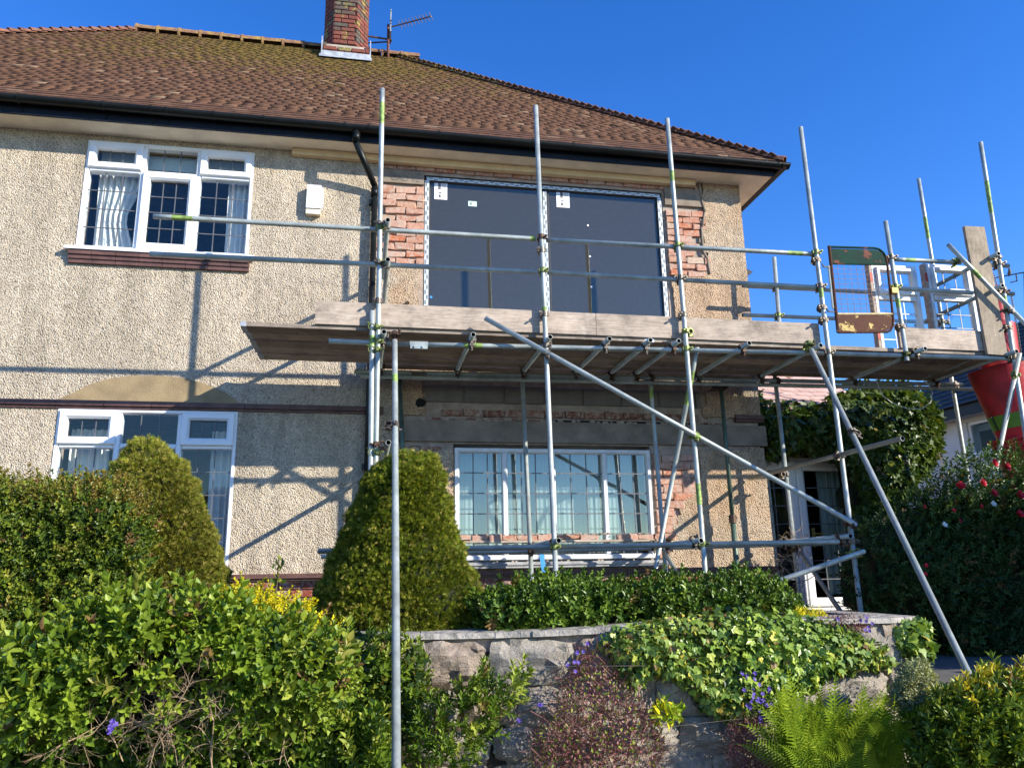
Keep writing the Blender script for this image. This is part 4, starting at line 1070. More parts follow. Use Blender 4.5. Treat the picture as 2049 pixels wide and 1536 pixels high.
# gate -------------------------------------------------------------------
Yg = YO - .02
gate = empty('gate', P(1676, 667, Yg), 'swing gate of peeling green, brown and cream steel with a wire mesh panel', 'gate')
def gw(x, y, Y=Yg): return P(x, y, Y)
def peel(name, a, b, c, th1, th2, z0=False):
    q = NM(name); co = q.coord('World'); n = q.noise(co, 9, 6, .7); n2 = q.noise(co, 5.5, 6, .75, .4)
    col = q.mix(q.ramp(n, [(th1, 0.0), (th1 + .012, 1.0)]), a, b); col = q.mix(q.ramp(n2, [(th2, 0.0), (th2 + .012, 1.0)]), col, c)
    return q.set(col, .75, 0, q.bump(q.ramp(n2, [(th2, 0.0), (th2 + .012, 1.0)]), .002), .15)
M_ggreen = peel('peeling_green_paint', (.002, .036, .023), (.004, .028, .02), (.16, .06, .04), .5, .60)
M_gbrown = peel('peeling_brown_paint', (.09, .036, .022), (.07, .03, .02), (.42, .27, .09), .5, .62)
M_gbot = peel('peeling_cream_on_brown', (.10, .042, .025), (.09, .036, .024), (.58, .42, .16), .5, .55)
TLg, TRg, BRg, BLg = (1659, 494), (1772, 497), (1790, 664), (1677, 665)
def bil(u, v):   # u across, v down
    x = (TLg[0] * (1-u) + TRg[0] * u) * (1-v) + (BLg[0] * (1-u) + BRg[0] * u) * v
    y = (TLg[1] * (1-u) + TRg[1] * u) * (1-v) + (BLg[1] * (1-u) + BRg[1] * u) * v
    return P(x, y, Yg)
m = MB(); m.path([bil(0, -.01), bil(0, 1.0)], .017, 8); m.build('hinge_stile', M_gbrown, gate)
arc = [bil(0, 0), bil(.80, 0), bil(.88, .012), bil(.95, .05), bil(.985, .10), bil(1, .18), bil(1, .85), bil(.985, .92), bil(.93, .98), bil(.86, 1), bil(0, 1)]
m = MB(); m.path(arc[:5], .013, 8); m.build('top_rail', M_ggreen, gate)
m = MB(); m.path(arc[4:8], .013, 8); m.build('outer_stile', M_gbrown, gate)
m = MB(); m.path(arc[7:], .013, 8); m.build('bottom_rail', M_gbrown, gate)
m = MB(); pts = [bil(.02, .02), bil(.80, .02), bil(.9, .04), bil(.96, .10), bil(.985, .19), bil(.02, .19)]; m.prism([(p[0], p[2]) for p in pts], Yg - .003, Yg + .003); m.build('green_panel', M_ggreen, gate)
m = MB(); pts = [bil(.02, .80), bil(.98, .80), bil(.98, .88), bil(.93, .96), bil(.85, .985), bil(.02, .985)]; m.prism([(p[0], p[2]) for p in pts], Yg - .003, Yg + .003); m.build('brown_panel', M_gbot, gate)
m = MB(); m.path([bil(0, .195), bil(1, .195)], .011, 6); m.build('cross_rail', M_ggreen, gate)
m = MB(); m.path([bil(0, .785), bil(1, .785)], .012, 6); m.build('cross_rail', simple('cream_gate_paint', (.62, .47, .22), .5, 0, .25, 20), gate)
m = MB()
for k in range(1, 9): m.tube(bil(k / 9, .20), bil(k / 9, .78), .0022, 4)
for k in range(1, 10): v_ = .20 + .58 * k / 10; m.tube(bil(0, v_), bil(1, v_), .0022, 4)
tag(m.build('wire_mesh', M_rust, gate), kind='stuff')
for yy, v_ in ((531, .20), (612, .72)):
    m = MB(); h = bil(-.16, v_); e = bil(0, v_ + .01); m.path([h, h + np.array([.0, -.02, -.04]), e + np.array([0, 0, -.03]), e], .008, 6); m.build('hinge', M_coup, gate)
m = MB(); m.path([bil(-.045, .22), bil(-.045, .72)], .012, 6); m.build('hinge_bar', M_galv, gate)
m = MB(); c = bil(1.05, .51); m.box(c - np.array([.03, .03, .03]), c + np.array([.045, .03, .03])); m.build('latch', simple('yellow_latch', (.60, .36, .02), .5, 0, .2), gate)

# loose window frames ------------------------------------------------------
def loose(xl, xr, yt, yb, Y, label, lead, tilt):
    a = P(xl, yt, Y); b = P(xr, yb, Y); z0 = dz1 + .004; z1 = a[2]; x0, x1 = a[0], P(xr, yt, Y)[0]
    t = empty('loose_window', (x0, Y, z0), label, 'window frame', 'old white window frames stood on the platform')
    m = MB(); fw = .055; ringf(m, x0, x1, z0, z1, fw, Y, Y + .065); zt = z1 - (z1 - z0) * .36
    m.box((x0 + fw, Y + .002, zt - .03), (x1 - fw, Y + .06, zt + .03)); m.build('frame', M_oldw, t)
    m = MB(); m.box((x0 - .030, Y + .001, z0), (x0 - .001, Y + .075, z1)); m.build('side_board', simple('old_brown_jamb', (.40, .32, .26), .85, 0, .4, 22), t)
    for s in (.10, .72):
        m = MB(); zc = z1 - (z1 - z0) * s; m.box((x0 - .031, Y - .003, zc - .11), (x0 - .002, Y + .0005, zc)); m.build('red_tape', simple('red_tape', (.55, .05, .03), .6), t)
    m = MB(); ringf(m, x0 + fw - .01, x1 - fw + .01, zt + .03, z1 - fw + .01, .05, Y - .03, Y + .03); m.build('sash', M_oldw, t)
    m = MB(); m.face([(x0+fw+.04, Y+.02, zt+.07), (x1-fw-.04, Y+.02, zt+.07), (x1-fw-.04, Y+.02, z1-fw-.04), (x0+fw+.04, Y+.02, z1-fw-.04)]); m.build('pane', M_glassc, t)
    m = MB(); m.face([(x0+fw, Y+.03, z0+fw), (x1-fw, Y+.03, z0+fw), (x1-fw, Y+.03, zt-.03), (x0+fw, Y+.03, zt-.03)]); m.build('pane', M_glassc, t)
    m = MB()
    for u in (.34, .67): x = x0 + fw + (x1 - x0 - 2 * fw) * u; m.box((x - .005, Y + .024, z0 + fw), (x + .005, Y + .029, zt - .03)); m.box((x - .005, Y + .014, zt + .07), (x + .005, Y + .019, z1 - fw - .04))
    for u in (.25, .5, .75): z = z0 + fw + (zt - .03 - z0 - fw) * u; m.box((x0 + fw, Y + .023, z - .005), (x1 - fw, Y + .028, z + .005))
    tag(m.build('lead_strips', M_lead if lead else M_oldw, t), kind='stuff')
    m = MB(); c = np.array([x0 + (x1 - x0) * .35, Y - .05, zt + .075]); m.box(c, c + np.array([.22, .02, .02])); m.build('stay_handle', M_white, t)
    return t
loose(1742, 1832, 527, 690, -1.10, 'old white window frame behind the mesh gate', False, 0)
loose(1852, 1940, 527, 690, -1.10, 'old white window frame between the gate and the upright plank', True, 0)
# red rubbish chute ---------------------------------------------------------
Yc = -1.0
chute = empty('rubbish_chute', P(2060, 935, Yc), 'red plastic rubbish chute with a lime green band hanging off the right end', 'rubbish chute')
def cone(a, b, ra, rb_, name, mat=M_red, lip=True, n=28):
    m = MB(); m.tube(a, b, ra, n, rb_, caps=False)
    d_ = (np.array(b) - a); L = np.linalg.norm(d_); d_ /= L
    if lip:
        m.tube(np.array(a) - d_ * .0, np.array(a) + d_ * .045, ra + .018, n, ra + .018)
        m.tube(np.array(a) + d_ * .10, np.array(a) + d_ * .115, ra + .004, n, ra + .002)
    m.build(name, mat, chute, True)
cone(P(1992, 575, Yc), P(1998, 660, Yc), .085, .13, 'chute_section', lip=False)
cone(P(1998, 650, Yc), P(2003, 745, Yc), .17, .22, 'chute_section', lip=False)
cone(P(1999, 735, Yc), P(2046, 885, Yc), .335, .225, 'chute_section', lip=False)
a_, b_ = P(1999, 735, Yc), P(2046, 885, Yc)
g0 = a_ + (b_ - a_) * .62; g1 = a_ + (b_ - a_) * .80; cone(g0, g1, .335 - .11 * .62 + .003, .335 - .11 * .80 + .003, 'lime_band', M_green, False)
cone(P(2044, 872, Yc), P(2092, 1030, Yc), .33, .225, 'chute_section')
def chain(name, pts, parent, r=.011, lk=.032):
    m = MB(); k = 0
    for i in range(len(pts) - 1):
        a, b = np.array(pts[i]), np.array(pts[i+1]); L = np.linalg.norm(b - a); d_ = (b - a) / L; n = int(L / (lk * .72))
        s = np.array([1., 0, 0]) ; s -= d_ * s.dot(d_); s /= np.linalg.norm(s); t_ = np.cross(d_, s)
        for q in range(n):
            c = a + d_ * (q + .5) * L / n; w_ = s if k % 2 else t_; k += 1
            ring = [c + d_ * lk * .5 * math.cos(t) + w_ * r * math.sin(t) for t in np.linspace(0, 2 * math.pi, 7)]
            for j in range(6): m.tube(ring[j], ring[j+1], .0035, 4, caps=False)
    m.build(name, M_chain, parent)
chain('chain', [P(2023, 590, Yc - .25), P(2036, 660, Yc - .25), P(2047, 740, Yc - .25)], chute); chain('chain', [P(1984, 833, Yc - .30), P(1997, 860, Yc - .35)], chute); chain('chain', [P(1988, 548, Yc), P(1996, 575, Yc)], chute)
# adjustable steel props ----------------------------------------------------
def prop(x0, y0, x1, y1, Y, label):
    a = P(x0, y0, Y); b = down(a, P(x1, y1, Y), GZ); t = empty('steel_prop', b, label, 'prop', 'steel props under the masonry')
    zc = b[2] + (a[2] - b[2]) * .42; md = b + (a - b) * .42
    m = MB(); m.tube(b, md, .030, 10); m.build('outer_tube', M_galvd, t, True); m = MB(); m.tube(md, a, .024, 10); m.build('inner_tube', M_galvd, t, True)
    m = MB(); m.tube(md - np.array([0, 0, .05]), md + np.array([0, 0, .04]), .042, 10); m.build('collar', M_rust, t)
    m = MB(); m.hexa([(a[0]-.16,a[1]-.06,a[2]-.01),(a[0]+.05,a[1]-.06,a[2]+.0),(a[0]+.05,a[1]+.06,a[2]+.0),(a[0]-.16,a[1]+.06,a[2]-.01),(a[0]-.13,a[1]-.06,a[2]+.03),(a[0]+.10,a[1]-.06,a[2]+.05),(a[0]+.10,a[1]+.06,a[2]+.05),(a[0]-.13,a[1]+.06,a[2]+.03)]); m.build('head_plate', M_rust, t)
prop(1443, 780, 1474, 1130, -.18, 'dark green adjustable prop by the house corner')
prop(800, 757, 806, 900, -.12, 'dark green adjustable prop behind the nearest raker')
# loop of pale cable under the deck
cx = [P(x, y, -.9) for x, y in [(1752, 757), (1765, 790), (1785, 806), (1815, 817), (1845, 818), (1862, 805), (1866, 785), (1858, 770), (1845, 758)]]
m = MB(); m.path(cx, .005, 5); tag(m.build('loose_cable', M_cable), 'pale cable looping under the platform above the ivy', 'cable')

# ---------------------------------------------------------------- garden wall of rubble stone
def stone_mesh(seed, mat):
    r = random.Random(seed); nx, nz = 9, 7; v = []; f = []; ph = [r.uniform(0, 6.28) for _ in range(6)]
    def nrm(i, n): return i / n - .5
    # front grid bulged and broken, plus a back ring
    idx = {}
    for k in range(nz + 1):
        for i in range(nx + 1):
            u, w_ = nrm(i, nx), nrm(k, nz); e = max(abs(u), abs(w_)) * 2
            cu = u * (1 - .10 * (abs(w_) * 2) ** 3); cw = w_ * (1 - .14 * (abs(u) * 2) ** 3)
            edge = i in (0, nx) or k in (0, nz)
            y = -.5 + (.26 if edge else 0) + (.12 if not edge and (i in (1, nx - 1) or k in (1, nz - 1)) else 0) + .11 * math.sin(u * 4 + ph[0]) * math.sin(w_ * 4 + ph[1]) + .04 * math.sin(u * 11 + w_ * 9 + ph[2]) + r.uniform(-.07, .07)
            idx[(i, k)] = len(v); v.append((cu + r.uniform(-.025, .025), y, cw + r.uniform(-.035, .035)))
    for k in range(nz):
        for i in range(nx): f.append((idx[(i,k)], idx[(i+1,k)], idx[(i+1,k+1)], idx[(i,k+1)]))
    rim = [(i, 0) for i in range(nx)] + [(nx, k) for k in range(nz)] + [(i, nz) for i in range(nx, 0, -1)] + [(0, k) for k in range(nz, 0, -1)]
    b = len(v)
    for q in rim: p = v[idx[q]]; v.append((p[0] * .96, .5, p[2] * .96))
    n = len(rim)
    for q in range(n): f.append((idx[rim[(q+1) % n]], idx[rim[q]], b + q, b + (q+1) % n))
    me = bpy.data.meshes.new('stone'); me.from_pydata(v, [], f); me.materials.append(mat); me.update(); return me
STN = [stone_mesh(k, M_stone) for k in range(9)]
gw_ = empty('garden_wall', (P(1300, 1262, -3.35)[0], -3.3, -1.6), 'low rubble stone garden wall with ivy spilling over it', 'stone wall')
WP = [(-5.5, -3.05), (-3.5, -3.15), (-1.5, -3.2), (.4, -3.25), (1.6, -3.36), (2.8, -3.42), (3.7, -3.36), (4.02, -3.22), (4.08, -2.6), (4.08, -1.2)]
def wall_top(x): return -.315 - .012 * math.sin(x * 2) + (.02 if x > 2 else 0)
mbk = MB(); mcp = MB()
for i in range(len(WP) - 1):
    a = np.array(WP[i]); b = np.array(WP[i+1]); L = np.linalg.norm(b - a); d_ = (b - a) / L; nr = np.array([d_[1], -d_[0]]); ang = math.atan2(d_[1], d_[0])
    ia, ib = a - nr * .05, b - nr * .05; oa, ob = a - nr * .34, b - nr * .34; zt0, zt1 = wall_top(a[0]) - .03, wall_top(b[0]) - .03
    mbk.hexa([(*ia, -1.6), (*ib, -1.6), (*ob, -1.6), (*oa, -1.6), (*ia, zt0), (*ib, zt1), (*ob, zt1), (*oa, zt0)])
    n = max(2, int(L / .22))
    for k in range(n):
        p0 = a + (b - a) * k / n; p1 = a + (b - a) * (k + 1) / n; z0_, z1_ = wall_top(p0[0]), wall_top(p1[0]); o0 = .012 + random.uniform(-.008, .012)
        q0, q1 = p0 + nr * o0, p1 + nr * o0; r0, r1 = p0 - nr * .36, p1 - nr * .36
        mcp.hexa([(*q0, z0_ - .035), (*q1, z1_ - .035), (*r1, z1_ - .029), (*r0, z0_ - .029), (*(q0 - nr * .01), z0_), (*(q1 - nr * .01), z1_), (*r1, z1_ + .01), (*r0, z0_ + .01)])
    z = -1.62; hs_ = [.24, .27, .20, .24, .30]
    rows_ = []
    top = wall_top((a[0] + b[0]) / 2) - .036; tot = top - z; sc = tot / sum(hs_)
    zz = z
    for r_i, h in enumerate(hs_):
        h *= sc; s = -random.uniform(0, .15) if i else 0.0
        while s < L:
            wl = random.uniform(.22, .52) * (1.15 if r_i > 2 else 1)
            c = a + d_ * (s + wl / 2); 
            if s + wl / 2 < L:
                link('stone', random.choice(STN), gw_, (c[0] - nr[0] * .06, c[1] - nr[1] * .06, zz + h / 2 + random.uniform(-.012, .012)), Matrix.Rotation(ang, 3, 'Z') @ Matrix.Rotation(random.uniform(-.06, .06), 3, 'Y') @ Matrix.Rotation(random.choice([0, 0]), 3, 'Y'), (wl - .012, .17 + random.uniform(-.02, .03), (h - .012) * random.uniform(.92, 1.04)))
            s += wl
        zz += h
mbk.build('mortar_backing', M_mortar, gw_); mcp.build('coping', M_coping, gw_)
m = MB()
for pts in ([(700, 1338), (850, 1336), (1000, 1332), (1150, 1332), (1290, 1331)], [(1050, 1493), (1130, 1485), (1200, 1472), (1350, 1452), (1520, 1433)]):
    m.path([P(x, y, -3.60) for x, y in pts], .0016, 4)
m.build('training_wire', M_coup, gw_)

# ---------------------------------------------------------------- side extension with glazed doors
EXY = .95
ext = empty('side_extension', (5.4, EXY, GZ), 'low side extension with white glazed doors and pink roof tiles under the ivy', 'extension')
dl, dr = P(1528, 1000, EXY)[0], P(1716, 1000, EXY)[0]; dzt = P(1600, 915, EXY)[2]; ez = P(1600, 812, EXY - .15)[2]
m = MB(); m.box((HX1 + .02, EXY, dzt), (7.2, EXY + .2, ez)); m.box((dr, EXY, GZ - .1), (7.2, EXY + .2, dzt - .001)); m.box((7.0, EXY + .201, GZ - .1), (7.2, 5, ez)); m.build('wall', M_dash, ext)
dl = HX1 + .03
wdo = (dr - dl); fx = [dl, dl + wdo * .05, dl + wdo * .40, dl + wdo * .50, dl + wdo * .54, dl + wdo * .64, dl + wdo * .93, dr]
m = MB(); ringf(m, dl, dr, GZ, dzt, .07, EXY - .01, EXY + .07); frm = m.build('door_frame', M_white, ext)
for a, b in ((dl + .06, dl + wdo * .505), (dl + wdo * .51, dr - .06)):
    m = MB(); ringf(m, a, b, GZ + .05, dzt - .06, .115, EXY - .03, EXY + .04); dd = m.build('door', M_white, ext)
    pane(dd, a + .11, b - .11, GZ + .16, dzt - .17, EXY + .01, M_glassc); leads(dd, a + .11, b - .11, GZ + .16, dzt - .17, 3, 7, EXY + .006)
c = P(1630, 1075, EXY - .05); m = MB(); m.box((c[0] - .02, EXY - .045, c[2] - .12), (c[0] + .02, EXY - .031, c[2] + .12)); m.tube((c[0], EXY - .07, c[2] + .05), (c[0] + .12, EXY - .07, c[2] + .05), .011, 8); m.build('door_handle', simple('brass', (.55, .38, .12), .35, .8, .1), dd)
m = MB(); x0_, x1_ = dl, 7.0; y0_, y1_ = EXY + .21, EXY + 2.4
m.face([(x0_,y1_,GZ),(x1_,y1_,GZ),(x1_,y1_,ez),(x0_,y1_,ez)]); m.face([(x0_,y0_,GZ),(x1_,y0_,GZ),(x1_,y1_,GZ),(x0_,y1_,GZ)]); m.face([(x0_,y0_,ez-.02),(x1_,y0_,ez-.02),(x1_,y1_,ez-.02),(x0_,y1_,ez-.02)]); m.face([(x1_,y0_,GZ),(x1_,y1_,GZ),(x1_,y1_,ez),(x1_,y0_,ez)])
m.build('room', M_room, ext)
curtain(dl + .08, dl + .62, GZ + .2, dzt - .1, EXY + .16, 7, .02, ext); curtain(dr - .45, dr - .1, GZ + .2, dzt - .1, EXY + .2, 4, .03, ext, M_net)
m = MB(); xa, xb = HX1 + .05, 6.75; ya, yb = EXY - .25, EXY + 2.2; za, zb = ez - .02, ez + 1.55
m.hexa([(xa,ya,za-.05),(xb,ya,za-.05),(xb,yb,zb-.05),(xa,yb,zb-.05),(xa,ya,za),(xb,ya,za),(xb-.9,yb,zb),(xa,yb,zb)]); ero = m.build('roof', M_porcht, ext)
sv = np.array([0, yb - ya, zb - za]); sL = np.linalg.norm(sv); sv /= sL; sn = np.array([0, -sv[2], sv[1]])
TP = []
for k in range(3):
    rr = random.Random(k); vv = []
    for (u, v, h) in ((0,0,.034),(.26,0,.032),(.26,.24,.016),(0,.24,.016)):
        for hh in (h - .014, h): vv.append(tuple(np.array([u, 0, 0]) + sv * v + sn * (hh + rr.uniform(-.002, .002))))
    me = bpy.data.meshes.new('tile'); me.from_pydata(vv, [], TF); me.materials.append(M_porcht); me.update(); TP.append(me)
for row in range(10):
    x = xa + (.13 if row % 2 else 0)
    while x < xb - row * .07 - .3:
        p = np.array([x, ya, za]) + sv * row * .17; link('tile', random.choice(TP), ero, p); x += .265
# ---------------------------------------------------------------- neighbour house far right
na = P(1878, 851, 5.5); nb_ = Pz(1986, 824, na[2]); nd = (nb_ - na); nd[2] = 0; nd /= np.linalg.norm(nd); nn_ = np.array([nd[1], -nd[0], 0])
nei = empty('neighbour_house', (na[0], na[1], GZ), 'white rendered neighbouring house with dark slate roof behind the red chute', 'house')
def npnt(s, dep, z): return na * np.array([1, 1, 0]) + nd * s + nn_ * -dep + np.array([0, 0, z])
def on_plane(x, y):   # pixel on neighbour facade -> (s,z)
    d_ = RM.T @ np.array([(x - 1024.5) / F, (768 - y) / F, 1.0]); t = nn_.dot(na * np.array([1,1,0]) - CAM) / nn_.dot(d_); p = CAM + d_ * t
    return (p - na).dot(nd), p[2]
def nbox(m, s0, s1, d0, d1, z0, z1):
    m.hexa([npnt(s0,d0,z0), npnt(s1,d0,z0), npnt(s1,d1,z0), npnt(s0,d1,z0), npnt(s0,d0,z1), npnt(s1,d0,z1), npnt(s1,d1,z1), npnt(s0,d1,z1)])
ws0, wz1 = on_plane(1932, 846); ws1, _ = on_plane(1992, 836); _, wz0 = on_plane(1942, 912); S0, S1 = -1.2, 9.0
m = MB()
nbox(m, S0, ws0, 0, .3, GZ - .5, na[2]); nbox(m, ws1, S1, 0, .3, GZ - .5, na[2]); nbox(m, ws0, ws1, 0, .3, GZ - .5, wz0); nbox(m, ws0, ws1, 0, .3, wz1, na[2]); nbox(m, S0, S0 + .3, .301, 7, GZ - .5, na[2])
m.build('wall', M_nwall, nei)
m = MB(); f_ = .06
nbox(m, ws0, ws1, .04, .12, wz1 - f_, wz1); nbox(m, ws0, ws1, .04, .12, wz0, wz0 + f_); nbox(m, ws0, ws0 + f_, .041, .12, wz0 + f_, wz1 - f_); nbox(m, ws1 - f_, ws1, .041, .12, wz0 + f_, wz1 - f_); nbox(m, ws0 - .05, ws1 + .05, -.04, .1, wz0 - .05, wz0 - .001)
nw = m.build('window', M_white, nei)
m = MB(); m.face([npnt(ws0 + f_, .08, wz0 + f_), npnt(ws1 - f_, .08, wz0 + f_), npnt(ws1 - f_, .08, wz1 - f_), npnt(ws0 + f_, .08, wz1 - f_)]); m.build('pane', glassmat('neighbour_glass', (.6, .65, .66), 1.22), nw)
m = MB(); nbox(m, ws0 + f_, ws1 - f_, .2, .22, wz0 + (wz1 - wz0) * .72, wz1 - f_); m.build('blind', M_net, nw)
m = MB(); nbox(m, ws0 - .5, ws1 + .5, .5, .55, wz0 - .5, wz1 + .7); m.build('room', M_dark, nei)
m = MB(); nbox(m, S0 - .3, S1, -.35, -.30, na[2] - .02, na[2] + .22); m.build('fascia_board', M_black, nei)
m = MB(); nbox(m, S0 - .3, S1, -.30, .3, na[2] - .0, na[2] + .03); m.build('soffit', M_nwall, nei)
zr = na[2] + .2
m = MB()
for k in range(26):
    f0, f1 = k / 26, (k + 1) / 26; dd0, dd1 = -.42 + 4.2 * f0, -.42 + 4.2 * f1; h0, h1 = zr + 3.4 * f0, zr + 3.4 * f1
    s0 = S0 - .3 + 3.2 * f0
    s = s0
    while s < S1:
        e = min(s + .3, S1); o_ = random.uniform(0, .008)
        m.hexa([npnt(s,dd0,h0), npnt(e-.004,dd0,h0), npnt(e-.004,dd1+.05,h1), npnt(s,dd1+.05,h1), npnt(s,dd0,h0+.02+o_), npnt(e-.004,dd0,h0+.02+o_), npnt(e-.004,dd1+.05,h1+.008), npnt(s,dd1+.05,h1+.008)]); s += .3
tag(m.build('slate_courses', M_slate, nei), kind='stuff')
m = MB(); m.face([npnt(S0-.3,-.42,zr-.01), npnt(S1,-.42,zr-.01), npnt(S1,3.78,zr+3.39), npnt(S0+2.9,3.78,zr+3.39)]); m.face([npnt(S0-.3,-.42,zr-.01), npnt(S0+2.9,3.78,zr+3.39), npnt(S0-.3,8,zr-.01)]); m.build('roof', M_slate, nei)
# distant aerial with perched bird
ap = P(2030, 600, 4.0); a2 = empty('tv_aerial', P(2052, 640, 4.0), 'thin dark aerial on the neighbouring roof with a bird on it', 'aerial')
m = MB(); m.tube(P(2052, 640, 4.0), P(2050, 545, 4.0), .02, 6); m.tube(P(2033, 548, 4.0), P(2035, 562, 4.0), .012, 5); m.tube(P(2035, 562, 4.0), P(2022, 565, 4.0), .012, 5); m.build('mast', M_chain, a2)
m = MB(); b0, b1 = P(1990, 556, 4.0), P(2075, 540, 4.0); m.tube(b0, b1, .012, 6); m.build('boom', M_chain, a2)
for k in range(9):
    c = b0 + (b1 - b0) * k / 8; m = MB(); m.tube(c - np.array([0, .25, .05]), c + np.array([0, .25, .05]), .007, 4); m.build('element', M_chain, a2)
def blob(name, rings, mat, parent, n=12):
    m = MB()
    for k, (c, rx, rz, t) in enumerate(rings):
        for q in range(n):
            a = 2 * math.pi * q / n; m.v.append((c[0] + math.cos(a) * rx * math.cos(t), c[1] + math.sin(a) * rx, c[2] + math.cos(a) * rx * math.sin(t)))
        if k:
            for q in range(n): i = (k - 1) * n; m.f.append((i + q, i + (q+1) % n, i + n + (q+1) % n, i + n + q)); m.m.append(0)
    m.f.append(tuple(range(n))[::-1]); m.f.append(tuple((len(rings) - 1) * n + q for q in range(n))); m.m += [0, 0]
    return m.build(name, mat, parent, True)
bp_ = P(2021, 551, 4.0); sc_ = .0072
bird = empty('bird', bp_, 'small brown bird perched on the distant aerial at the right edge', 'bird')
R_ = lambda dx, dz, r: (bp_ + np.array([dx * sc_, 0, dz * sc_]), r * sc_, r * sc_, .25)
blob('body', [R_(-4.5, -4.5, .6), R_(-3, -1.5, 1.6), R_(-2.0, 2, 3.8), R_(-.8, 6, 5.2), R_(.2, 10, 5.0), R_(.8, 13.5, 3.6), R_(1.0, 15.5, 2.7), R_(1.1, 18, 3.0), R_(1.2, 20.3, 2.5), R_(1.3, 21.8, .9)], simple('brown_feather', (.13, .09, .07), .8, 0, .3, 30), bird)
m = MB(); c = bp_ + np.array([1.2, 0, 18.5]) * sc_; m.tube(c, c + np.array([-5.5, 0, -.8]) * sc_, 1.0 * sc_, 6, .1 * sc_); m.build('beak', M_chain, bird)
m = MB(); m.tube(bp_ + np.array([-.8, .5, 2]) * sc_, bp_ + np.array([-.8, .5, -1]) * sc_, .4 * sc_, 5); m.build('leg', M_chain, bird); m = MB(); m.tube(bp_ + np.array([-.8, -1.2, 2]) * sc_, bp_ + np.array([-.8, -1.2, -1]) * sc_, .4 * sc_, 5); m.build('leg', M_chain, bird)

# ---------------------------------------------------------------- foliage
OVAL = (np.array([(0,0,0),(.21,.28,.05),(.20,.65,.04),(0,1,-.06),(-.20,.65,.04),(-.21,.28,.05)], float), [(0,1,2,3),(0,3,4,5)])
LONG = (np.array([(0,0,0),(.15,.3,.04),(.14,.65,.03),(0,1,-.08),(-.14,.65,.03),(-.15,.3,.04)], float), [(0,1,2,3),(0,3,4,5)])
IVY = (np.array([(0,0,0),(.30,-.10,.03),(.52,.28,-.02),(.25,.45,.03),(0,1,-.08),(-.25,.45,.03),(-.52,.28,-.02),(-.30,-.10,.03)], float), [(0,1,2,3),(0,3,4,5),(0,5,6,7)])
def sprig():
    v, f = [], []
    for k, (a, l) in enumerate([(0, 1), (.55, .8), (-.55, .8), (1.05, .55), (-1.05, .55)]):
        b = (0, .12 * (k > 0) * k * .3, 0); d_ = np.array([math.sin(a), math.cos(a), .12 * (k % 2)]); s = np.array([math.cos(a), -math.sin(a), 0]) * .07
        i = len(v); o = np.array(b, float); v += [tuple(o - s), tuple(o + s), tuple(o + d_ * l + s * .5), tuple(o + d_ * l - s * .5)]; f.append((i, i+1, i+2, i+3))
    return (np.array(v, float), f)
SPRIG = sprig()
def shoot(nl, ll, lw, ang, seed, tip=3):
    r = random.Random(seed); v, f = [], []
    def leaf(b, d_, n, l):
        d_ = d_ / np.linalg.norm(d_); s = np.cross(d_, n); s /= np.linalg.norm(s); nn = np.cross(s, d_); i = len(v)
        for a, y, z in ((0,0,0),(lw,.3,.06),(lw*.9,.65,.05),(0,1,-.12),(-lw*.9,.65,.05),(-lw,.3,.06)): v.append(b + (s * a + d_ * y + nn * z) * l)
        f.append((i,i+1,i+2,i+3)); f.append((i,i+3,i+4,i+5))
    for k in range(nl):
        t = .15 + .8 * k / nl; az = k * 2.4 + r.uniform(-.4, .4); rad = np.array([math.cos(az), 0, math.sin(az)]); d_ = rad * math.sin(ang) + np.array([0, math.cos(ang), 0])
        leaf(np.array([0, t, 0]), d_ + np.array([r.uniform(-.15, .15), 0, r.uniform(-.15, .15)]), np.array([0, 1.0, 0]) - rad * .2, ll * r.uniform(.75, 1.1) * (1 - .25 * t))
    for k in range(tip):
        az = k * 2.1; rad = np.array([math.cos(az), 0, math.sin(az)]); leaf(np.array([0, .95, 0]), rad * .45 + np.array([0, 1.0, 0]), np.array([0, .3, 0]) - rad, ll * .7)
    i = len(v); v += [np.array([-.012, 0, 0]), np.array([.012, 0, 0]), np.array([.008, 1, 0]), np.array([-.008, 1, 0])]; f.append((i, i+1, i+2, i+3))
    return (np.array(v, float), f)
SH_B = shoot(8, .42, .24, 1.05, 1); SH_P = shoot(9, .36, .22, .9, 2); SH_G = shoot(8, .44, .24, .95, 3, 4); SH_L = shoot(9, .50, .16, .75, 4); SH_V = shoot(9, .60, .15, .8, 6, 4)
PETAL = (np.array([(0,0,0),(.35,.35,.1),(.3,.8,.25),(0,.95,.3),(-.3,.8,.25),(-.35,.35,.1)], float), [(0,1,2,3),(0,3,4,5)])
def lump(p, f=6.0, seed=0):
    r = np.random.default_rng(seed); s = np.zeros(len(p))
    for k in range(6):
        d_ = r.normal(size=3); d_ /= np.linalg.norm(d_); s += np.sin((p @ d_) * f * r.uniform(.6, 1.6) + r.uniform(0, 6.28))
    return s / 3.0
def nrmz(a): return a / np.maximum(np.linalg.norm(a, axis=1, keepdims=True), 1e-9)
def leaf_frames(pos, nrm, out, up, spread, face=.8):
    N = len(pos); rn = rng.normal(size=(N, 3))
    a = nrmz(nrm * out + np.array([0, 0, 1.0]) * up + rn * spread)
    nn = nrmz(nrm * face + rng.normal(size=(N, 3)) * .45 + np.array([0, 0, .35]))
    s = nrmz(np.cross(a, nn)); nn = np.cross(s, a)
    return s, a, nn
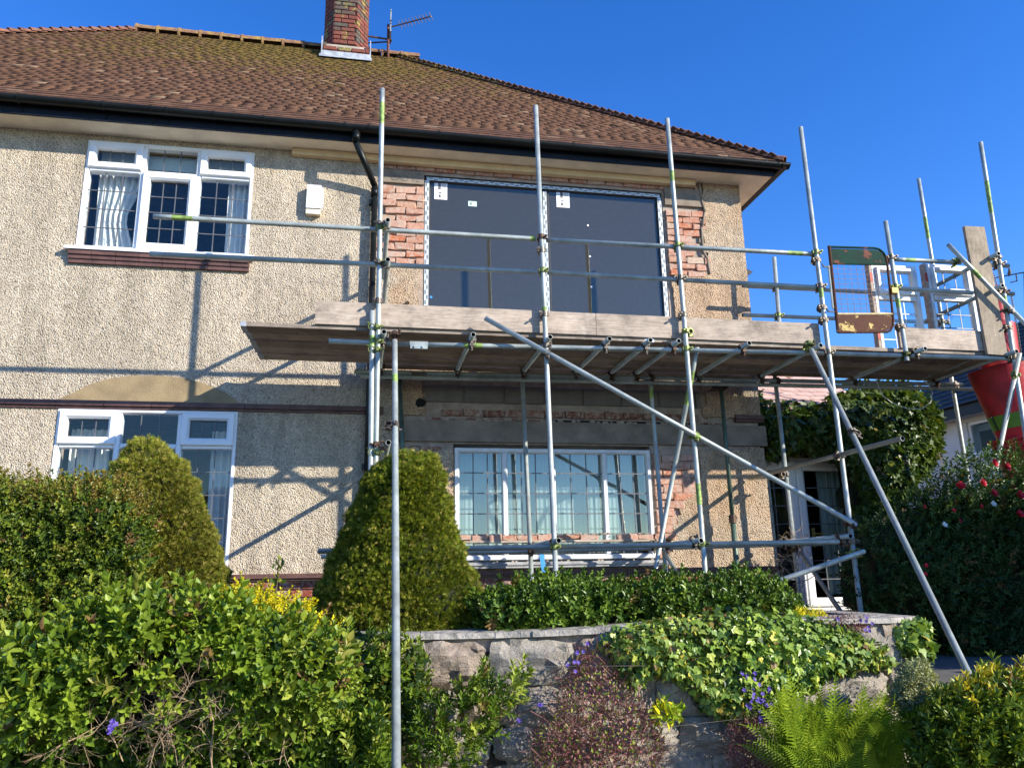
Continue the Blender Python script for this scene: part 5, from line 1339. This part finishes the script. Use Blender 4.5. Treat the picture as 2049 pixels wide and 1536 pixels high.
def leaves(name, pos, nrm, size, shape, mat, parent, out=.6, up=.3, spread=.6, face=.8, kind=None, singles=0, bias=0.0):
    N = len(pos); tv_, tf_ = shape; s, a, nn = leaf_frames(pos, nrm, out, up, spread, face)
    sz = size * rng.uniform(.5, 1.3, N)
    r = np.clip(rng.random(N) * .75 + .125 + .25 * lump(pos, 5, 5) + bias, 0.01, .99)
    r = np.where(rng.random(N) < .018, .995, np.minimum(r, .95))
    if singles:
        d_ = np.linalg.norm(pos - CAM, axis=1) - sz * 3; order = np.argsort(d_)[:singles]
        me = bpy.data.meshes.new('leaf'); me.from_pydata([tuple(q) for q in tv_], [], tf_); me.materials.append(mat); me.update()
        for i in order:
            mt = Matrix([[s[i][q], a[i][q], nn[i][q]] for q in range(3)]); link('leaf', me, parent, pos[i], mt, (sz[i],) * 3)
        k = np.ones(N, bool); k[order] = False; pos, s, a, nn, sz, r = pos[k], s[k], a[k], nn[k], sz[k], r[k]; N = len(pos)
    V = pos[:, None, :] + (tv_[None, :, 0:1] * s[:, None, :] + tv_[None, :, 1:2] * a[:, None, :] + tv_[None, :, 2:3] * nn[:, None, :]) * sz[:, None, None]
    tf_ = np.array(tf_); Fq = (tf_[None] + (np.arange(N) * len(tv_))[:, None, None]).reshape(-1, 4)
    o = fast_mesh(name, V.reshape(-1, 3), Fq, mat, parent, np.repeat(r, len(tf_)))
    if kind: tag(o, kind=kind)
    return o
def region_pts(poly, N, Yc, Dp, Rpx, jit=.05, hole=None, gaps=0):
    P_ = np.array(poly, float); lo, hi = P_.min(0), P_.max(0); out = []; tot = 0
    E0 = P_; E1 = np.roll(P_, -1, 0)
    def dist(q):
        d_ = E1 - E0; t = np.clip(((q[:, None] - E0) * d_).sum(-1) / (d_ * d_).sum(-1), 0, 1); c = E0 + d_ * t[..., None]
        return np.linalg.norm(q[:, None] - c, axis=-1).min(1)
    while tot < N:
        q = rng.uniform(lo, hi, (N * 2, 2)); k = inpoly(q[:, 0], q[:, 1], poly)
        if hole is not None: k &= ~(inpoly(q[:, 0], q[:, 1], hole) & (rng.random(len(q)) < .95))
        if gaps: g_ = lump(np.stack([q[:, 0] / 60, q[:, 1] / 45, np.full(len(q), Yc)], 1), 1.6, 21); k &= (g_ > gaps) | (rng.random(len(q)) < .12)
        q = q[k]; out.append(q); tot += len(q)
    q = np.concatenate(out)[:N]
    def h(q): e = np.clip(dist(q) / Rpx, 0, 1); return np.sqrt(1 - (1 - e) ** 2)
    hh = h(q); gx = (h(q + [4, 0]) - h(q - [4, 0])) / 8; gy = (h(q + [0, 4]) - h(q - [0, 4])) / 8
    Y = Yc - Dp * hh + rng.exponential(jit, N)
    d_ = (np.stack([(q[:, 0] - 1024.5) / F, (768 - q[:, 1]) / F, np.ones(N)], 1)) @ RM; t = (Y + D) / d_[:, 1]; pos = CAM + d_ * t[:, None]
    k_ = Dp * F / (Yc + D)
    n = nrmz(np.stack([-gx * k_, -np.ones(N), gy * k_], 1)); n[:, 2] += .15
    L_ = lump(pos, 7, 2)
    pos += n * (L_ * jit * .8)[:, None] + rng.normal(size=(N, 3)) * .012
    return pos, nrmz(n)
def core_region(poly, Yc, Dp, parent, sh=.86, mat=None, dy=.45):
    P_ = np.array(poly, float); c = P_.mean(0); q = c + (P_ - c) * sh; m = MB(); m.prism(px_poly([tuple(v) for v in q], Yc), Yc - Dp * dy, Yc + Dp * .5); m.build('shade_core', mat or M_core, parent)  # solid near-black core paints the shade between the leaves
def shrub(name, label, cat, poly, Yc, Dp, Rpx, batches, core=True, sh=.86, hole=None, jit=.05, group=None, base=None, dy=.45):
    c = np.array(poly, float); b = P(c[:, 0].mean(), c[:, 1].max(), Yc)
    t = empty(name, b, label, cat, group)
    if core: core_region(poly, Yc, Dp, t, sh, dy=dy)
    for k, bt in enumerate(batches):
        N, size, shape, mat = bt[:4]; kw = dict(bt[4]) if len(bt) > 4 else {}; pl = kw.pop('poly', poly); jj = kw.pop('jit', jit); ho = kw.pop('hole', hole); gp = kw.pop('gaps', 0); nm = kw.pop('nm', 'foliage')
        pos, n = region_pts(pl, N, Yc, Dp, Rpx, jj, ho, gp); leaves(nm, pos, n, size, shape, mat, t, kind='stuff', **kw)
    return t
def lathe_shrub(name, label, rows, Y, N, size, mat, mat2=None, group=None):
    prof = []
    for y, xl, xr in rows:
        a, b = P(xl, y, Y), P(xr, y, Y); prof.append((a[2], (a[0] + b[0]) / 2, (b[0] - a[0]) / 2))
    prof.sort(); Z = np.array([p[0] for p in prof]); CX = np.array([p[1] for p in prof]); RR = np.array([p[2] for p in prof])
    t = empty(name, (CX[0], Y, GZ), label, 'yew', group)
    z = np.linspace(Z[0], Z[-1], 200); r = np.interp(z, Z, RR); w_ = (r + .05) ; w_ /= w_.sum()
    zz = rng.choice(z, N, p=w_) + rng.uniform(-.01, .01, N); th = rng.uniform(math.pi * .88, math.pi * 2.12, N); rr = np.interp(zz, Z, RR); cx = np.interp(zz, Z, CX)
    sl_ = np.gradient(r, z); sl_ = np.interp(zz, z, sl_)
    n = nrmz(np.stack([np.cos(th), np.sin(th), -sl_], 1))
    base = np.stack([cx + rr * np.cos(th), Y + rr * np.sin(th) * .95, zz], 1)
    lay_ = lump(base * np.array([1, 1, 2.6]), 16, 8)
    pos = base + n * (lay_ * .018 + lump(base, 5, 3) * .02)[:, None] - n * rng.exponential(.022, N)[:, None]
    K = 7; M_ = N // K; cpos = pos[:M_]; cn = n[:M_]; off = rng.exponential(.026, M_); hi_ = rng.normal(size=M_) * .22
    pos = np.repeat(cpos - cn * off[:, None], K, 0) + rng.normal(size=(M_ * K, 3)) * .0075; n = np.repeat(cn, K, 0); pos += n * rng.uniform(0, .02, M_ * K)[:, None]; N = M_ * K
    leaves('foliage', pos, n, size, SPRIG, mat, t, out=.9, up=.30, spread=.40, face=.0, kind='stuff', bias=np.repeat(hi_, K))
    if mat2 is not None:
        k = rng.random(N) < .16; leaves('bronzed_tips', pos[k] + n[k] * .012, n[k], size * .9, SPRIG, mat2, t, out=.9, up=.3, spread=.35, kind='stuff')
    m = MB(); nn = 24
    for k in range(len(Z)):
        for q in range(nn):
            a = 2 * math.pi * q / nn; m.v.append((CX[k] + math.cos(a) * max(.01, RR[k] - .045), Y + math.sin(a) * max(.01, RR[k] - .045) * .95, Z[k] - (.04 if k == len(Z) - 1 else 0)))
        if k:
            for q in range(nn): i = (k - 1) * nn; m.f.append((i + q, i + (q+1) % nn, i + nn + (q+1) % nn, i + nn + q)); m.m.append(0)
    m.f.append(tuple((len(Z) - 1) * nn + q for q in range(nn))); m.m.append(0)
    m.build('shade_core', M_core, t)  # solid dark core stands for the shade inside the yew
    m = MB(); m.tube((CX[0], Y, GZ - .1), (CX[0], Y, Z[0] + .3), .07, 8); m.build('trunk', M_twigd, t)
    return t
lathe_shrub('clipped_yew', 'tall clipped yew cone in front of the downpipe and wide window', [(905,803,846),(915,782,866),(932,757,877),(952,737,886),(985,722,892),(1030,705,900),(1070,687,912),(1110,668,928),(1150,650,945),(1190,632,962),(1225,624,980),(1258,640,985),(1290,700,955)], -2.45, 98000, .026, L_yew, L_yewb, 'clipped yews')
lathe_shrub('clipped_yew', 'rounded bronze-tinted clipped yew in front of the lower left window', [(878,282,300),(886,262,325),(905,247,352),(930,236,376),(960,224,393),(990,216,402),(1025,212,412),(1060,210,428),(1100,208,440),(1140,208,452),(1180,208,462),(1250,208,470)], -1.75, 70000, .030, L_yewb, L_yew, 'clipped yews')
shrub('hedge', 'tall glossy dark hedge with bronze tips at the left edge', 'hedge', [(-80,985),(40,978),(120,984),(200,978),(262,990),(290,1020),(292,1090),(270,1170),(240,1250),(180,1330),(-80,1420)], -2.55, .55, 70,
      [(3600, .12, SH_P, L_hedge, dict(out=.55, up=.6, spread=.45, gaps=-.75)), (900, .11, SH_P, L_hedget, dict(poly=[(-80,978),(40,972),(120,978),(200,970),(262,984),(292,1015),(290,1075),(180,1050),(-80,1040)], up=.9, out=.4, spread=.4, nm='bronze_tips'))])
hole = [(150,1370),(230,1318),(330,1298),(430,1325),(500,1370),(470,1440),(380,1480),(250,1500),(150,1480)]
fs = shrub('broadleaf_shrub', 'bright green broad-leaved shrub across the lower left foreground', 'shrub', [(-60,1350),(30,1312),(120,1285),(210,1242),(300,1208),(360,1196),(420,1212),(470,1240),(560,1290),(630,1310),(680,1330),(690,1350),(670,1400),(600,1420),(540,1470),(440,1500),(330,1480),(200,1470),(120,1500),(-60,1500)], -3.85, .40, 90,
      [(2900, .135, SH_B, L_broad, dict(out=.7, up=.6, spread=.6, gaps=-.55)), (420, .20, SH_B, L_broad, dict(out=.4, up=1.0, spread=.35, nm='tall_shoots'))], hole=hole, sh=.80, jit=.09, dy=.1)
pos, n_ = region_pts([(-40,1340),(120,1290),(330,1225),(460,1250),(560,1300),(670,1340),(690,1400),(560,1470),(470,1330),(270,1300),(100,1450),(-40,1480)], 420, -3.85, .47, 90, .02); leaves('foliage', pos, n_, .070, OVAL, L_broad, fs, out=.7, up=.5, spread=.5, kind='stuff', singles=300)
def twigs(name, label, cat, pts, Y, n, L, mat, r0=.007, parent=None, up=.2, depth=2, sub=False):
    t = parent or empty(name, P(*pts[0], Y), label, cat); m = MB(); r = random.Random(len(label) + n)
    def grow(p, d_, L, rr, dep):
        q = [np.array(p)]; 
        for k in range(4):
            d_ = d_ + np.array([r.gauss(0, .28), r.gauss(0, .22), r.gauss(0, .28)]); d_ /= np.linalg.norm(d_); q.append(q[-1] + d_ * L / 4)
        m.path(q, rr, 5, r2=rr * .5)
        if dep:
            for k in range(3): grow(q[r.randint(1, 3)], d_ + np.array([r.gauss(0, .7), r.gauss(0, .4), r.gauss(0, .7)]), L * .55, rr * .55, dep - 1)
    for k in range(n):
        x, y = pts[k % len(pts)]; grow(P(x + r.uniform(-12, 12), y + r.uniform(-12, 12), Y + r.uniform(-.1, .1)), np.array([r.uniform(-1, 1), r.uniform(-.4, .2), r.uniform(-.3, 1) * up + up]), L * r.uniform(.6, 1.2), r0 * r.uniform(.6, 1.2), depth)
    o = m.build('dead_branches', mat, t); tag(o, kind='stuff'); return t
twigs('', '', '', [(230,1440),(300,1450),(380,1440),(330,1400),(260,1380),(420,1400),(350,1350)], -4.08, 30, .32, M_twig, .0036, parent=fs, up=.10, depth=3)
twigs('', '', '', [(300,1540),(360,1530),(420,1540),(500,1540),(250,1520),(560,1540)], -4.10, 9, .36, M_twig, .004, parent=fs, up=1.0)
gc = shrub('ground_ivy', 'dark trailing ivy and creeper below the foreground shrub', 'ivy', [(-60,1430),(150,1440),(400,1440),(640,1420),(760,1440),(800,1580),(-60,1580)], -3.62, .22, 60, [(4200, .050, IVY, L_ivyd, {}), (300, .14, SH_B, L_broad, dict(jit=.03, up=.5))], core=False)
shrub('golden_shrub', 'patch of golden yellow leaves left of the clipped yew cone', 'shrub', [(452,1190),(500,1184),(560,1206),(620,1232),(665,1260),(640,1295),(560,1275),(500,1245),(455,1225)], -3.15, .14, 25, [(420, .085, SH_P, L_gold, dict(up=.9)), (900, .04, OVAL, L_broad, {})], sh=.6)
shrub('climbing_shrub', 'mixed ivy and leafy shoots under the yew cone beside the nearest raker', 'shrub', [(600,1250),(690,1268),(780,1290),(850,1305),(858,1340),(835,1420),(810,1480),(770,1500),(690,1520),(610,1470)], -3.32, .20, 60, [(2600, .045, IVY, L_ivyd, {}), (260, .12, SH_L, L_broad, dict(up=.9, jit=.02))], sh=.7, jit=.08)
shrub('evergreen_hedge', 'low glossy evergreen hedge on top of the garden wall', 'hedge', [(950,1215),(1000,1192),(1080,1182),(1130,1176),(1190,1164),(1250,1176),(1300,1174),(1335,1164),(1400,1178),(1480,1166),(1545,1176),(1585,1205),(1598,1230),(1590,1248),(1500,1256),(1300,1266),(1100,1274),(985,1282),(955,1240)], -2.75, .42, 45,
      [(3000, .115, SH_G, L_glossy, dict(out=.5, up=.8, spread=.45, gaps=-.8))], jit=.04)
iv = shrub('wall_ivy', 'pale green ivy spilling over the garden wall', 'ivy', [(1195,1285),(1225,1262),(1285,1240),(1330,1228),(1400,1232),(1500,1224),(1600,1230),(1660,1240),(1720,1265),(1775,1290),(1800,1330),(1745,1345),(1660,1350),(1605,1395),(1550,1435),(1480,1445),(1410,1425),(1372,1375),(1312,1350),(1262,1375),(1242,1330)], -3.40, .15, 30,
      [(5200, .044, IVY, L_ivy, dict(out=.3, up=-.5, spread=.5, face=1.1)), (1800, .044, IVY, L_ivyd, dict(out=.3, up=-.4, jit=.06))], core=False, jit=.03)
pos, n_ = region_pts([(1240,1270),(1330,1240),(1600,1240),(1770,1300),(1700,1335),(1600,1380),(1480,1430),(1400,1400),(1300,1335)], 330, -3.43, .17, 30, .008); leaves('foliage', pos, n_, .052, IVY, L_ivy, iv, out=.3, up=-.5, spread=.5, face=1.1, kind='stuff', singles=300)
shrub('wall_ivy', 'small clump of ivy on the right end of the garden wall', 'ivy', [(1790,1256),(1830,1242),(1858,1245),(1864,1300),(1850,1345),(1818,1320),(1792,1290)], -3.30, .12, 20, [(420, .062, IVY, L_ivy, dict(out=.3, up=-.5, face=1.1))], core=False, jit=.02)
shrub('sedum_patch', 'bright yellow sedum tuft on top of the garden wall', 'plant', [(1585,1232),(1600,1212),(1640,1218),(1655,1236),(1640,1248),(1590,1247)], -3.12, .07, 12, [(1500, .018, OVAL, L_gold, dict(up=1.0))], sh=.7)
def stems(parent, polyc, N, Y, L, mat, r=.0016, up=(.2, 1.0)):
    pos, n = region_pts(polyc, N, Y, .08, 30, .03); m = MB()
    for p in pos:
        d_ = np.array([random.uniform(-.6, .6), random.uniform(-.5, 0), random.uniform(*up)]); q = p + d_ * L * .5; m.path([p, q, q + (d_ + rng.normal(size=3) * .4) * L * .5], r, 3)
    tag(m.build('stems', mat, parent), kind='stuff')
M_rstem = simple('red_stem', (.22, .08, .07), .7, 0, .3, 20)
rp = [(1120,1350),(1165,1290),(1195,1310),(1235,1375),(1290,1415),(1330,1480),(1310,1560),(1050,1560),(1075,1470),(1110,1410)]
t = shrub('red_stemmed_plant', 'straggly plant with red stems and small reddish leaves on the wall face', 'plant', rp, -3.52, .14, 50, [(2700, .022, OVAL, L_redd, dict(face=.3, spread=.9)), (900, .024, OVAL, L_broad, {})], core=False, jit=.06); stems(t, rp, 900, -3.52, .14, M_rstem)
rp2 = [(1455,1450),(1500,1432),(1545,1440),(1562,1490),(1555,1560),(1470,1560),(1450,1500)]
t = shrub('red_stemmed_plant', 'smaller reddish plant beside the fern', 'plant', rp2, -3.55, .10, 30, [(1500, .020, OVAL, L_redd, dict(face=.3, spread=.9))], core=False, jit=.04); stems(t, rp2, 320, -3.55, .10, M_rstem)
rp3 = [(1640,1240),(1690,1232),(1740,1248),(1735,1275),(1680,1280),(1650,1262)]
t = shrub('red_stemmed_plant', 'reddish tuft growing on the wall top by the yellow sedum', 'plant', rp3, -3.34, .08, 15, [(1300, .018, OVAL, L_redd, dict(face=.3, spread=.9))], core=False, jit=.03); stems(t, rp3, 90, -3.34, .07, M_rstem)
def flowers(name, label, pts, Y, size, mat, petals=5, cat='flowers', jitter=8, rep=1, parent=None):
    t = parent or empty(name, P(*pts[0], Y), label, cat); pos, nr = [], []
    for x, y in pts:
        for _ in range(rep):
            p = P(x + random.gauss(0, jitter), y + random.gauss(0, jitter), Y + random.uniform(-.04, .02)); pos.append(p)
    for p in pos:
        c = np.array(p); n = nrmz(np.array([[random.uniform(-.3, .5), -1, random.uniform(0, .7)]]))[0]; u = nrmz(np.cross(n, [[0, 0, 1.0]]))[0]; v = np.cross(n, u); V = []; Fq = []
        for k in range(petals):
            lay_k = k // 5; a = 2 * math.pi * k / min(petals, 5 if petals <= 5 else 6) + lay_k * .5; al = u * math.cos(a) + v * math.sin(a); al = al * (1 - lay_k * .12) + n * lay_k * .25; s = np.cross(al, n); i = len(V)
            for tv0 in PETAL[0]: V.append(c + (s * tv0[0] + al * tv0[1] + n * tv0[2]) * size * (1 - lay_k * .14))
            Fq += [tuple(i + q for q in f) for f in PETAL[1]]
        fast_mesh('flower', V, Fq, mat, t, rng.random(len(Fq)))
    return t
flowers('bellflowers', 'deep violet bellflowers hanging below the ivy', [(1493,1352),(1502,1358),(1515,1365),(1498,1380),(1535,1372)], -3.60, .016, L_purple, rep=3)
flowers('bellflowers', 'violet bellflowers just above the smaller reddish plant', [(1525,1400),(1512,1408),(1532,1412),(1500,1410),(1530,1432)], -3.64, .016, L_purple, rep=3)
flowers('bellflowers', 'pale violet bellflowers high on the straggly red-stemmed plant', [(1155,1325),(1165,1305),(1148,1345),(1162,1290),(1093,1412),(1046,1432)], -3.68, .014, L_purple, rep=2)
flowers('bellflowers', 'violet bellflowers on the wall top near the right end', [(1733,1246),(1738,1250),(1735,1270),(1655,1245)], -3.45, .015, L_purple, rep=3)
flowers('bellflowers', 'pale violet flowers low in the foreground left shrub', [(218,1455),(226,1448),(220,1465)], -4.30, .015, L_purple, jitter=3, rep=2)
# fern
def fern(label, base, Y, n, L, xr, seed, sx=.12):
    r = random.Random(seed); t = empty('fern', P(*base, Y), label, 'fern')
    b0 = P(*base, Y)
    for k in range(n):
        V, Fq = [], []
        az = r.uniform(*xr); lean = r.uniform(-.55, .15); d_ = np.array([math.sin(az), lean, math.cos(az)]); d_ /= np.linalg.norm(d_); p = b0 + np.array([r.uniform(-sx, sx), r.uniform(-.12, .12), r.uniform(-.05, .05)]); Lk = L * r.uniform(.65, 1.1); seg = 26
        side = np.cross(d_, [0, -1, .2]); side /= np.linalg.norm(side); q = p.copy()
        for j in range(seg):
            f = j / seg; d2 = d_ + np.array([math.sin(az) * .5, -.25, -.55]) * f * f; d2 /= np.linalg.norm(d2); qn = q + d2 * Lk / seg
            wl = Lk * .13 * math.sin(math.pi * min(1, .12 + f * .95)) ** .8
            for sg in (-1, 1):
                e = side * sg + d2 * .8 + np.array([0, -.15, -.1]); e /= np.linalg.norm(e); a_ = d2 * Lk / seg * .40; i = len(V)
                V += [q - a_ * .6, q + a_, q + e * wl + a_ * .3, q + e * wl - a_ * .1]; Fq.append((i, i+1, i+2, i+3))
            i = len(V); w_ = side * .002; V += [q - w_, q + w_, qn + w_, qn - w_]; Fq.append((i, i+1, i+2, i+3)); q = qn
        fast_mesh('frond', V, Fq, L_fern, t, np.full(len(Fq), r.random()) * .8 + rng.random(len(Fq)) * .2)
    return t
fern('large bright green fern right of the reddish plants', (1700, 1575), -3.92, 130, .62, (-.80, .70), 3, .36)
fern('narrow upright fern fronds left part of the fern clump', (1610, 1545), -3.72, 40, .60, (-.5, .1), 5, .12)
shrub('hart_tongue', 'small yellow-green strap-leaved tuft on the bare wall stones', 'plant', [(1300,1420),(1325,1402),(1360,1412),(1372,1440),(1340,1448),(1305,1440)], -3.58, .06, 15, [(30, .065, LONG, L_gold, dict(up=.6, spread=.8, bias=-.2)), (100, .07, LONG, L_fern, dict(up=.6, spread=.8))], core=False)
shrub('wall_shoots', 'leafy green shoots climbing the left end of the stone wall', 'shrub', [(915,1375),(960,1368),(1040,1372),(1040,1400),(990,1440),(950,1480),(915,1540),(890,1570),(825,1570),(832,1510),(865,1470),(890,1430)], -3.62, .16, 30, [(260, .115, SH_L, L_broad, dict(up=.9, out=.7, spread=.6))], core=False, jit=.05)
shrub('wall_shoots', 'small bunch of leafy shoots left of the nearest raker foot', 'shrub', [(700,1490),(725,1462),(752,1490),(765,1560),(700,1570)], -3.75, .12, 20, [(80, .16, SH_L, L_broad, dict(up=.9, out=.5, spread=.45))], core=False)
shrub('grey_shrub', 'fine-leaved grey green shrub against the right end of the wall', 'shrub', [(1790,1360),(1815,1322),(1850,1320),(1872,1352),(1884,1410),(1860,1450),(1810,1440),(1785,1400)], -3.72, .16, 35, [(17000, .020, OVAL, L_grey, dict(spread=.9))], sh=.6, jit=.03)
shrub('variegated_shrub', 'yellow-edged variegated shrub in the bottom right corner', 'shrub', [(1850,1510),(1862,1455),(1885,1420),(1940,1400),(1990,1390),(2060,1390),(2110,1388),(2110,1590),(1840,1590)], -4.05, .35, 70,
      [(900, .13, SH_V, L_var, dict(up=.8, out=.5, spread=.45)), (200, .12, SH_V, L_vary, dict(poly=[(1870,1450),(1890,1415),(1940,1396),(1990,1386),(2110,1386),(2110,1440),(2000,1430),(1910,1450)], up=.8, nm='yellow_leaves', spread=.45)), (70, .12, SH_V, L_vary, dict(poly=[(2010,1400),(2110,1390),(2110,1480),(2030,1470)], nm='yellow_leaves'))], jit=.05)
bh = shrub('tall_hedge', 'tall dark evergreen hedge at the right below the chute', 'hedge', [(1700,1095),(1740,1062),(1790,1035),(1830,1000),(1880,985),(1940,975),(2000,962),(2130,960),(2130,1390),(1960,1400),(1880,1375),(1860,1260),(1760,1246),(1700,1225),(1692,1150)], -1.05, .62, 110,
      [(4200, .13, SH_P, L_darkh, dict(out=.5, up=.4, spread=.5))], jit=.06)
rz = shrub('rose_bush', 'loose rose bush with red blooms at the top of the right hand hedge', 'rose bush', [(1830,1010),(1880,968),(1915,940),(1960,925),(2000,918),(2130,925),(2130,1080),(1990,1075),(1860,1070)], -1.45, .25, 60, [(800, .15, SH_P, L_rosel, dict(out=.5, up=.7, spread=.6))], core=False, jit=.10)
flowers('', '', [(1918,972),(1963,969),(1990,987),(2042,990),(2038,1028),(2012,918+15),(1990,928)], -1.95, .052, L_rose, petals=13, jitter=2, parent=rz)
flowers('', '', [(1850,1015),(1905,1022),(1922,1040),(1850,1130),(1847,1146),(1960,1012)], -1.9, .025, L_rose, petals=9, jitter=2, parent=rz)
flowers('', '', [(1984,1008),(1888,1050)], -1.97, .035, L_rosew, petals=9, jitter=2, parent=rz)
pi2 = shrub('porch_ivy', 'thick dark ivy covering the eaves and right side of the extension', 'ivy', [(1498,775),(1530,790),(1560,806),(1640,806),(1665,790),(1700,782),(1760,778),(1835,782),(1868,800),(1880,840),(1872,900),(1850,940),(1842,985),(1800,1010),(1760,1050),(1715,1090),(1700,1040),(1722,1000),(1702,950),(1668,915),(1600,908),(1560,915),(1530,918),(1520,880),(1490,860),(1500,820)], .62, .48, 60,
      [(7500, .085, IVY, L_ivyd, dict(out=.3, up=-.6, spread=.45, face=1.1)), (1500, .08, IVY, L_ivyd, dict(poly=[(1660,792),(1700,780),(1760,774),(1835,778),(1872,798),(1884,840),(1874,900),(1850,960),(1825,900),(1850,840),(1790,800),(1680,810)], bias=.45, up=-.3, nm='sunlit_leaves'))], sh=.62, jit=.06, dy=.2)  # raised colour bias paints sunlight on the top and right leaves
pos, n_ = region_pts([(1510,800),(1640,815),(1700,790),(1840,790),(1865,860),(1830,980),(1740,1040),(1720,950),(1660,900),(1540,900)], 320, .58, .52, 60, .01); leaves('foliage', pos, n_, .10, IVY, L_ivyd, pi2, out=.3, up=-.6, spread=.45, face=1.1, kind='stuff', singles=300, bias=.1)
twigs('bare_climber', 'bare tangled stems of a climber by the glazed doors', 'climber', [(1580,1200),(1590,1160),(1600,1120),(1585,1230)], -.6, 16, .38, M_twig, .006, up=.6)
twigs('ivy_tendril', 'thin ivy tendrils hanging from the right of the porch ivy', 'tendril', [(1870,900),(1878,905)], .4, 3, .5, M_twig, .004, up=-.9, depth=1)
# far tree above the deck line
def far_tree(label, x, y0, y1, Y, rad):
    b = P(x, y1, Y); t = empty('tree', (b[0], b[1], GZ), label, 'tree'); top = P(x, y0, Y)
    N = 9000; d_ = nrmz(rng.normal(size=(N, 3))); r = rad * (1 + .22 * lump(d_ * 1.0, 4, 4)) * rng.uniform(.7, 1, N); c = np.array([b[0], b[1], top[2] - rad * .9]); pos = c + d_ * r[:, None]
    leaves('crown', pos, d_, .16, OVAL, L_ivyd, t, kind='stuff', bias=.1); m = MB(); m.path([(b[0], b[1], GZ - .2), (b[0] + .1, b[1], c[2] - rad * .5), (b[0], b[1], c[2] + rad * .4)], .18, 8, r2=.05); m.build('trunk', M_twigd, t)
far_tree('leafy tree far behind the porch ivy, just under the platform', 1790, 764, 900, 9.0, 1.7)
# scruffy stem by the golden patch
t = empty('seedling', P(552, 1185, -3.3), 'dark upright seedling in front of the plinth beside the golden leaves', 'plant')
m = MB(); m.path([P(552, 1190, -3.3), P(556, 1150, -3.3), P(558, 1115, -3.3)], .004, 5); m.build('stem', M_twigd, t)
pos = np.array([P(555 + random.uniform(-9, 9), 1118 + random.uniform(0, 55), -3.3) for _ in range(22)]); leaves('foliage', pos, nrmz(rng.normal(size=(22, 3))), .045, OVAL, L_hedge, t, kind='stuff', up=.8)

# unseen hedge added out of frame to the right to shade the tall hedge
t = empty('shade_hedge', (9.8, -4.6, -1.6), 'unseen high hedge added beyond the right edge to shade the tall hedge', 'hedge')
m = MB(); m.box((7.9, -4.85, -1.6), (13.5, -4.25, 2.55)); m.build('shade_core', M_core, t)
N = 9000; pos = np.stack([rng.uniform(7.7, 13.6, N), rng.uniform(-5.0, -4.1, N), -1.6 + 4.45 * rng.random(N) ** .7], 1); pos[:, 2] += .18 * lump(pos, 3, 9)
leaves('foliage', pos, nrmz(rng.normal(size=(N, 3)) + [0, -1, .5]), .12, OVAL, L_darkh, t, kind='stuff')
